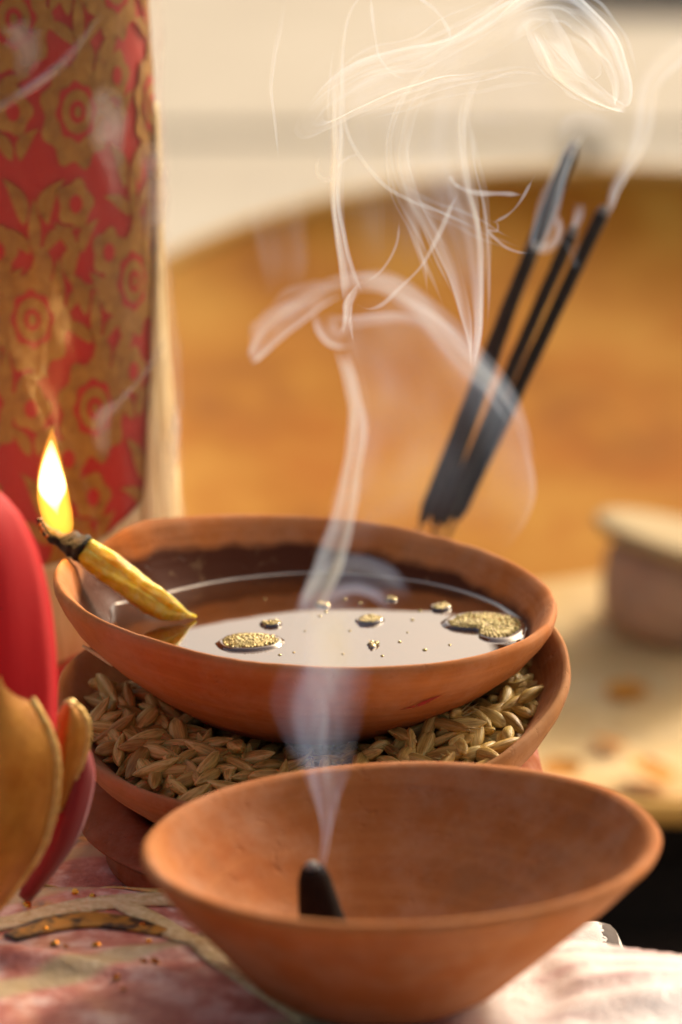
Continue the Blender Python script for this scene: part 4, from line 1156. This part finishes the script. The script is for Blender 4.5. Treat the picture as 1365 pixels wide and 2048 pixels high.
# narrow neck above the lamp
sheet(sp, sb, [(592, 1215, y0 + 0.22), (630, 1120, y0 + 0.34), (668, 1020, y0 + 0.50), (692, 920, y0 + 0.73), (704, 830, y0 + 0.95), (690, 750, y0 + 1.18), (668, 690, y0 + 1.40)],
      [(640, 1215, y0 + 0.22), (690, 1120, y0 + 0.34), (715, 1020, y0 + 0.50), (726, 920, y0 + 0.73), (728, 830, y0 + 0.95), (712, 750, y0 + 1.18), (700, 690, y0 + 1.40)],
      lambda s, t: ends(t, .12, .1) * (.05 + edges(s, .06, .10, .15, .2)), bulge=-.3, K=1.0)
# big veil that fans out to the right in front of the sticks
sheet(sp, sb, [(650, 1130, y0 + 0.39), (690, 1000, y0 + 0.56), (722, 860, y0 + 0.84), (715, 770, y0 + 1.06), (698, 700, y0 + 1.29), (690, 640, y0 + 1.46)],
      [(1010, 1110, y0 + 1.12), (1068, 1000, y0 + 1.12), (1062, 900, y0 + 1.12), (1015, 800, y0 + 1.26), (930, 680, y0 + 1.40), (800, 590, y0 + 1.46)],
      lambda s, t: ends(t, .35, .15) * (.014 + .014 * nz(s * 5, t * 4, 2) + edges(s, .0, .04, .1, .012)), bulge=1.2, wr_=.4, seed=3)
# arched band on top of it
sheet(sp, sb, [(690, 548, y0 + 1.54), (760, 552, y0 + 1.54), (840, 590, y0 + 1.48), (910, 660, y0 + 1.40), (970, 725, y0 + 1.29), (1015, 775, y0 + 1.23), (1050, 850, y0 + 1.18), (1070, 940, y0 + 1.12)],
      [(690, 590, y0 + 1.57), (755, 590, y0 + 1.57), (815, 635, y0 + 1.51), (880, 705, y0 + 1.46), (940, 770, y0 + 1.34), (1000, 800, y0 + 1.26), (1040, 862, y0 + 1.18), (1060, 940, y0 + 1.12)],
      lambda s, t: ends(t, .1, .3) * (.085 * math.sin(math.pi * s ** .7) ** 2 * (1 - .75 * sm(.55, .8, t)) + edges(s, .035, 0, .10)), bulge=-.3, K=.75)
sheet(sp, sb, [(640, 628, y0 + 1.68), (720, 632, y0 + 1.68), (800, 630, y0 + 1.68), (870, 660, y0 + 1.68)], [(640, 672, y0 + 1.68), (720, 665, y0 + 1.68), (800, 655, y0 + 1.68), (870, 672, y0 + 1.68)],
      lambda s, t: ends(t, .4, .5) * .055 * math.sin(math.pi * s) ** 2, nt_=40, bulge=.3)
# left lobe
sheet(sp, sb, [(700, 560, y0 + 1.57), (640, 572, y0 + 1.62), (575, 602, y0 + 1.68), (525, 645, y0 + 1.68), (497, 705, y0 + 1.68)],
      [(690, 590, y0 + 1.62), (650, 610, y0 + 1.68), (610, 640, y0 + 1.74), (560, 680, y0 + 1.74), (505, 722, y0 + 1.71)],
      lambda s, t: ends(t, .3, .06) * (.035 + edges(s, .05, .01, .12) + .03 * sm(.75, 1, t)), bulge=-.4, K=.8)
sheet(sp, sb, [(530, 600, y0 + 1.74), (520, 560, y0 + 1.79), (508, 500, y0 + 1.85), (498, 430, y0 + 1.90), (505, 350, y0 + 1.96)], [(600, 600, y0 + 1.74), (610, 560, y0 + 1.79), (620, 500, y0 + 1.85), (618, 430, y0 + 1.90), (610, 350, y0 + 1.96)],
      lambda s, t: ends(t, .35, .6) * math.sin(math.pi * s) * (.016 + edges(s, .035, .015, .1, .1)), bulge=.5, K=.9)
sheet(sp, sb, [(620, 622, y0 + 1.74), (630, 660, y0 + 1.74), (655, 690, y0 + 1.74), (690, 698, y0 + 1.74), (708, 690, y0 + 1.74)], [(665, 630, y0 + 1.68), (668, 650, y0 + 1.68), (678, 662, y0 + 1.68), (694, 655, y0 + 1.68), (704, 640, y0 + 1.68)],
      lambda s, t: ends(t, .4, .4) * (.03 + edges(s, .03, .0, .1)), nt_=40, bulge=-.4, K=.9)
yk = y0 + 8.2
# bright folded knot
sheet(sp, sb, [(680, 672, yk), (690, 640, yk), (690, 600, yk), (705, 575, yk), (722, 560, yk)], [(690, 668, yk + .3), (700, 640, yk + .3), (704, 608, yk + .3), (716, 585, yk + .3), (730, 566, yk + .3)],
      lambda s, t: ends(t, .4, .5) * (.075 * math.sin(math.pi * s) ** 2 + .004), nt_=40, bulge=.2, K=1.0)
strands(sp, sb, [(684, 680, yk), (694, 640, yk), (698, 600, yk), (716, 570, yk), (735, 556, yk)], 5, .09, .03, 21)
wisp(sp, sb, [(708, 688, yk), (704, 640, yk), (700, 600, yk)], .05)
wisp(sp, sb, [(712, 603, yk), (740, 612, yk), (780, 595, yk - .1), (830, 545, yk - .3), (880, 470, yk - .5), (915, 395, yk - .7), (922, 368, yk - .8)], .07)
wisp(sp, sb, [(722, 562, yk), (760, 535, yk + .2), (785, 490, yk + .3), (800, 440, yk + .4)], .05)
wisp(sp, sb, [(922, 372, yk - .8), (908, 362, yk - .8), (898, 345, yk - .8)], .06)
wisp(sp, sb, [(898, 352, yk - .8), (925, 372, yk - .8), (960, 382, yk - .8), (1010, 386, yk - .6), (1060, 392, yk - .4)], .075)
# tall ribbon left of centre
sheet(sp, sb, [(682, 600, yk), (676, 540, yk), (670, 460, yk), (668, 380, yk + .2), (668, 300, yk + .4), (660, 230, yk + .6), (655, 150, yk + .8)],
      [(722, 580, yk + .2), (706, 540, yk + .2), (692, 460, yk + .2), (684, 380, yk + .3), (682, 300, yk + .5), (676, 230, yk + .7), (668, 150, yk + .9)],
      lambda s, t: ends(t, .08, .45) * (.05 + edges(s, .05, .05, .15, .15)), bulge=.25, K=.9)
wisp(sp, sb, [(676, 345, yk), (660, 358, yk), (645, 352, yk), (638, 335, yk), (645, 310, yk + .2)], .07)
wisp(sp, sb, [(672, 335, yk + .2), (695, 315, yk + .2), (720, 308, yk + .2)], .05)
# tall line that sweeps from upper left down to the right
wisp(sp, sb, [(760, -20, yk + 1), (715, 10, yk + 1), (690, 60, yk + 1), (685, 140, yk + .9), (690, 230, yk + .8), (712, 300, yk + .6), (760, 355, yk + .5), (820, 400, yk + .4), (880, 428, yk + .3), (950, 455, yk + .2), (982, 462, yk + .2)], .07)
wisp(sp, sb, [(740, -10, yk + 1.6), (745, 60, yk + 1.5), (755, 110, yk + 1.4), (785, 145, yk + 1.3), (830, 165, yk + 1.2)], .055)
# great curtain: bright edge on the right, soft inner fold
sheet(sp, sb, [(940, 745, yk - 1.6), (925, 640, yk - 1.2), (890, 540, yk - .6), (845, 450, yk), (805, 370, yk + .4), (795, 290, yk + .8), (815, 220, yk + 1.1), (860, 150, yk + 1.4)],
      [(948, 745, yk - 1.6), (968, 640, yk - 1.4), (972, 540, yk - 1), (966, 450, yk - .6), (945, 370, yk - .2), (932, 290, yk + .2), (938, 220, yk + .6), (965, 150, yk + 1)],
      lambda s, t: ends(t, .10, .25) * (.016 + .008 * nz(s * 6, t * 5, 5) + edges(s, .028, .06, .03, .05)), bulge=.9, wr_=.25, seed=8, nt_=90, K=1.0)
sheet(sp, sb, [(850, 600, yk), (835, 520, yk), (810, 440, yk + .2), (790, 370, yk + .3)], [(862, 600, yk), (858, 520, yk), (840, 440, yk + .2), (815, 370, yk + .3)],
      lambda s, t: ends(t, .3, .4) * .035 * math.sin(math.pi * s), nt_=40)
# curls near the stick tips
wisp(sp, sb, [(980, 440, yk), (995, 445, yk), (992, 462, yk), (975, 462, yk), (1000, 490, yk), (1030, 503, yk), (1065, 505, yk)], .05)
wisp(sp, sb, [(985, 445, yk), (1020, 425, yk + .3), (1050, 395, yk + .5), (1075, 350, yk + .8)], .045)
# upper mass
sheet(sp, sb, [(612, 210, yk + 1.6), (660, 160, yk + 1.6), (730, 118, yk + 1.6), (820, 95, yk + 1.7), (890, 78, yk + 1.8), (950, 42, yk + 1.9), (1010, 10, yk + 2), (1080, -20, yk + 2)],
      [(640, 268, yk + 2), (700, 235, yk + 2), (780, 190, yk + 2), (860, 160, yk + 2), (930, 130, yk + 2.1), (1000, 95, yk + 2.2), (1060, 60, yk + 2.3), (1120, 30, yk + 2.3)],
      lambda s, t: ends(t, .2, .1) * (.025 + .012 * nz(s * 4, t * 6, 1) + edges(s, .075 * (.5 + .8 * sm(.3, .6, t)), .02, .035, .1)), bulge=.6, wr_=.3, seed=2, K=.75)
sheet(sp, sb, [(600, 225, yk + 2), (590, 255, yk + 2), (610, 272, yk + 2), (650, 262, yk + 2), (700, 240, yk + 2), (780, 205, yk + 2.1), (870, 170, yk + 2.2), (960, 158, yk + 2.2)],
      [(660, 205, yk + 1.6), (650, 225, yk + 1.6), (655, 238, yk + 1.7), (680, 235, yk + 1.7), (730, 212, yk + 1.8), (800, 180, yk + 1.9), (880, 155, yk + 2), (960, 148, yk + 2)],
      lambda s, t: ends(t, .25, .3) * (.03 + edges(s, .03, .0, .1)), bulge=.3, K=.75)
# bright curl at the upper right
sheet(sp, sb, [(985, 40, yk + 2), (1050, -10, yk + 2), (1130, -20, yk + 2), (1200, 30, yk + 2), (1245, 90, yk + 2), (1268, 160, yk + 2), (1262, 208, yk + 2), (1245, 218, yk + 2)],
      [(1030, 90, yk + 2.6), (1060, 50, yk + 2.8), (1110, 35, yk + 2.8), (1160, 65, yk + 2.8), (1200, 110, yk + 2.8), (1225, 160, yk + 2.6), (1232, 195, yk + 2.3), (1238, 214, yk + 2.1)],
      lambda s, t: ends(t, .12, .04) * (.035 + .015 * nz(s * 4, t * 7, 9) + edges(s, .055, .015, .04, .1)), bulge=.7, wr_=.2, seed=6, K=.65)
sheet(sp, sb, [(1065, 60, yk + 3), (1085, 100, yk + 3), (1115, 150, yk + 2.8), (1165, 190, yk + 2.5), (1215, 212, yk + 2.2), (1248, 218, yk + 2)],
      [(1120, 50, yk + 2.4), (1135, 90, yk + 2.4), (1150, 120, yk + 2.4), (1180, 150, yk + 2.3), (1220, 190, yk + 2.1), (1250, 210, yk + 2)],
      lambda s, t: ends(t, .2, .05) * (.035 + edges(s, .09, .0, .06)), bulge=-.6, K=.65)
sheet(sp, sb, [(1130, 60, yk + 2.8), (1165, 80, yk + 2.8), (1195, 115, yk + 2.8), (1198, 150, yk + 2.8), (1180, 160, yk + 2.8)], [(1090, 75, yk + 3.2), (1110, 95, yk + 3.2), (1135, 125, yk + 3.2), (1150, 150, yk + 3.2), (1165, 160, yk + 3)],
      lambda s, t: ends(t, .2, .2) * (.03 + edges(s, .05, 0, .08)), nt_=40, bulge=-.4, K=.75)
# faint wide veils hanging between the brighter folds
sheet(sp, sb, [(640, 120, yk + 2.6), (600, 220, yk + 2.4), (640, 330, yk + 2), (680, 440, yk + 1.4), (700, 560, yk + .6)], [(1010, 60, yk + 3), (1000, 170, yk + 2.8), (960, 300, yk + 2.2), (960, 430, yk + 1.4), (930, 600, yk + .2)],
      lambda s, t: ends(t, .3, .3) * math.sin(math.pi * s) * (.016 + .016 * nz(s * 4, t * 4, 12)), bulge=1.4, wr_=.8, seed=12, K=1.0)
sheet(sp, sb, [(700, 10, yk + 3), (690, 90, yk + 3), (700, 180, yk + 2.8), (760, 260, yk + 2.4)], [(1230, 20, yk + 3.4), (1240, 100, yk + 3.4), (1180, 220, yk + 3), (1080, 300, yk + 2.4)],
      lambda s, t: ends(t, .2, .4) * math.sin(math.pi * s) * (.020 + .020 * nz(s * 6, t * 4, 15)), bulge=1.0, wr_=.8, seed=14, K=1.0)
sheet(sp, sb, [(1040, 30, yk + 2.8), (1060, 90, yk + 2.8), (1090, 140, yk + 2.7), (1130, 170, yk + 2.6)], [(1100, 10, yk + 3.2), (1130, 60, yk + 3.2), (1150, 110, yk + 3.1), (1170, 150, yk + 2.9)],
      lambda s, t: ends(t, .3, .3) * (.025 + edges(s, .02, .02, .1, .1)), bulge=-.5, K=1.0)
wisp(sp, sb, [(830, -10, yk + 2), (870, 20, yk + 2), (895, 60, yk + 2), (905, 90, yk + 2)], .06)
wisp(sp, sb, [(960, 160, yk + 2), (1030, 148, yk + 2), (1090, 150, yk + 2)], .05)
sheet(sp, sb, [(560, -10, yk + 2.5), (548, 80, yk + 2.5), (546, 180, yk + 2.5), (550, 260, yk + 2.5), (552, 320, yk + 2.5)], [(572, -10, yk + 2.5), (562, 80, yk + 2.5), (556, 180, yk + 2.5), (556, 260, yk + 2.5), (556, 320, yk + 2.5)],
      lambda s, t: ends(t, .5, .12) * .05 * math.sin(math.pi * s), nt_=40)

# fine threads through the folds
q = .28
strands(sp, sb, [(560, 615, y0 + 1.6), (620, 580, y0 + 1.6), (690, 562, y0 + 1.5), (770, 565, y0 + 1.5), (850, 615, y0 + 1.4), (930, 700, y0 + 1.3), (1000, 780, y0 + 1.2), (1055, 880, y0 + 1.2), (1062, 1010, y0 + 1.1)], 7, .22, .035, 1)
strands(sp, sb, [(500, 718, y0 + 1.7), (520, 665, y0 + 1.7), (570, 620, y0 + 1.7), (640, 590, y0 + 1.6), (700, 575, y0 + 1.6)], 5, .20, .035, 2)
strands(sp, sb, [(646, 1726, y0), (648, 1650, y0), (640, 1540, y0), (650, 1430, y0), (630, 1330, y0), (625, 1240, y0 + .2)], 4, .30, .026, 30)
strands(sp, sb, [(605, 1190, y0 + .3), (650, 1090, y0 + .4), (690, 980, y0 + .6), (715, 870, y0 + .9), (708, 770, y0 + 1.2), (685, 690, y0 + 1.4), (672, 630, y0 + 1.6)], 6, .16, .035, 3)
strands(sp, sb, [(692, 600, yk), (684, 500, yk), (676, 400, yk + .2), (674, 300, yk + .4), (666, 210, yk + .7), (672, 110, yk + .9), (700, 20, yk + 1)], 5, .12, .03, 4)
strands(sp, sb, [(952, 740, yk - 1.6), (966, 640, yk - 1.3), (968, 520, yk - .9), (958, 410, yk - .4), (938, 310, yk), (935, 220, yk + .5), (965, 130, yk + 1), (1020, 60, yk + 1.5)], 6, .18, .03, 5)
strands(sp, sb, [(930, 680, yk - 1.2), (900, 570, yk - .6), (850, 460, yk), (806, 370, yk + .4), (796, 280, yk + .8), (830, 190, yk + 1.2), (900, 120, yk + 1.6), (980, 60, yk + 2)], 6, .26, .028, 6)
strands(sp, sb, [(600, 262, yk + 2), (650, 190, yk + 1.8), (740, 130, yk + 1.7), (850, 98, yk + 1.7), (940, 55, yk + 1.9), (1040, 0, yk + 2), (1130, -15, yk + 2)], 8, .40, .032, 7)
strands(sp, sb, [(990, 60, yk + 2.3), (1060, 15, yk + 2.3), (1140, 15, yk + 2.3), (1210, 70, yk + 2.3), (1248, 150, yk + 2.2), (1245, 214, yk + 2.1)], 8, .38, .032, 8)
strands(sp, sb, [(1060, 40, yk + 2.8), (1080, 95, yk + 2.8), (1125, 150, yk + 2.6), (1190, 195, yk + 2.3), (1246, 214, yk + 2.1)], 6, .28, .032, 9)
strands(sp, sb, [(640, 265, yk + 2), (730, 225, yk + 2), (830, 190, yk + 2), (930, 165, yk + 2.1), (1040, 150, yk + 2.2), (1130, 165, yk + 2.3)], 5, .25, .026, 10)
strands(sp, sb, [(760, 350, yk + .5), (840, 405, yk + .4), (930, 445, yk + .2), (1000, 480, yk), (1070, 505, yk)], 3, .15, .025, 12)

# smoke of the sticks
tip = at(1204, 424, 11.2)
s2 = empty('stick_smoke', tip); tag(s2, 'soft pale smoke rising from the right incense stick to the top right corner', 'smoke', kind='stuff')
sheet(s2, tip, [(1206, 420, 11.2), (1222, 370, 11.2), (1250, 310, 11.2), (1262, 250, 11.3), (1268, 180, 11.4), (1300, 110, 11.6), (1360, 60, 11.8), (1420, 20, 11.8)],
      [(1218, 420, 11.2), (1245, 370, 11.2), (1285, 310, 11.2), (1310, 250, 11.3), (1322, 180, 11.4), (1355, 140, 11.6), (1400, 110, 11.8), (1460, 70, 11.8)],
      lambda s, t: ends(t, .08, .1) * (.085 * math.sin(math.pi * s) ** 2), bulge=-.6, K=.7)
tip = at(1120, 300, 5.5)
s3 = empty('stick_smoke', tip); tag(s3, 'bluish loop of smoke in front of the longest incense stick', 'smoke', kind='stuff')
sheet(s3, tip, [(1160, 255, 10.2), (1128, 300, 10.2), (1095, 360, 10.1), (1075, 420, 10.0), (1064, 475, 10.0), (1068, 500, 10.0)], [(1175, 260, 10.5), (1146, 310, 10.5), (1128, 360, 10.5), (1118, 420, 10.4), (1098, 480, 10.3), (1082, 506, 10.1)],
      lambda s, t: ends(t, .15, .05) * (.05 + edges(s, .05, .02, .12, .12)), bulge=-.4, K=.38)
sheet(s3, tip, [(1068, 498, 10.0), (1085, 512, 9.9), (1108, 500, 9.8), (1124, 470, 9.8), (1122, 445, 9.9), (1108, 432, 10.0)], [(1075, 485, 10.2), (1086, 495, 10.2), (1100, 488, 10.1), (1110, 465, 10.1), (1110, 450, 10.1), (1104, 440, 10.1)],
      lambda s, t: ends(t, .1, .2) * (.05 + edges(s, .08, 0, .12)), nt_=40, bulge=-.2, K=.7)
sheet(s3, tip, [(1110, 255, 10.8), (1125, 232, 10.8), (1160, 222, 10.8), (1200, 235, 10.8), (1240, 262, 10.8)], [(1120, 285, 11.2), (1135, 270, 11.2), (1160, 262, 11.2), (1190, 270, 11.2), (1225, 280, 11.2)],
      lambda s, t: ends(t, .2, .4) * (.03 + edges(s, .03, 0, .1)), nt_=40, K=.5)
tip = at(1150, 455, 5.0)
s4 = empty('stick_smoke', tip); tag(s4, 'short faint puff above the middle incense stick', 'smoke', kind='stuff')
sheet(s4, tip, [(1143, 460, 10.8), (1146, 435, 10.8), (1148, 405, 10.8)], [(1153, 460, 10.8), (1166, 435, 10.8), (1172, 405, 10.8)], lambda s, t: ends(t, .2, .5) * .09 * math.sin(math.pi * s), nt_=30)
wisp(s4, tip, [(1130, 470, 10.1), (1142, 505, 10.0), (1149, 540, 10.0)], .035); wisp(s4, tip, [(1150, 540, 10.0), (1152, 505, 10.0), (1160, 475, 10.1)], .03)
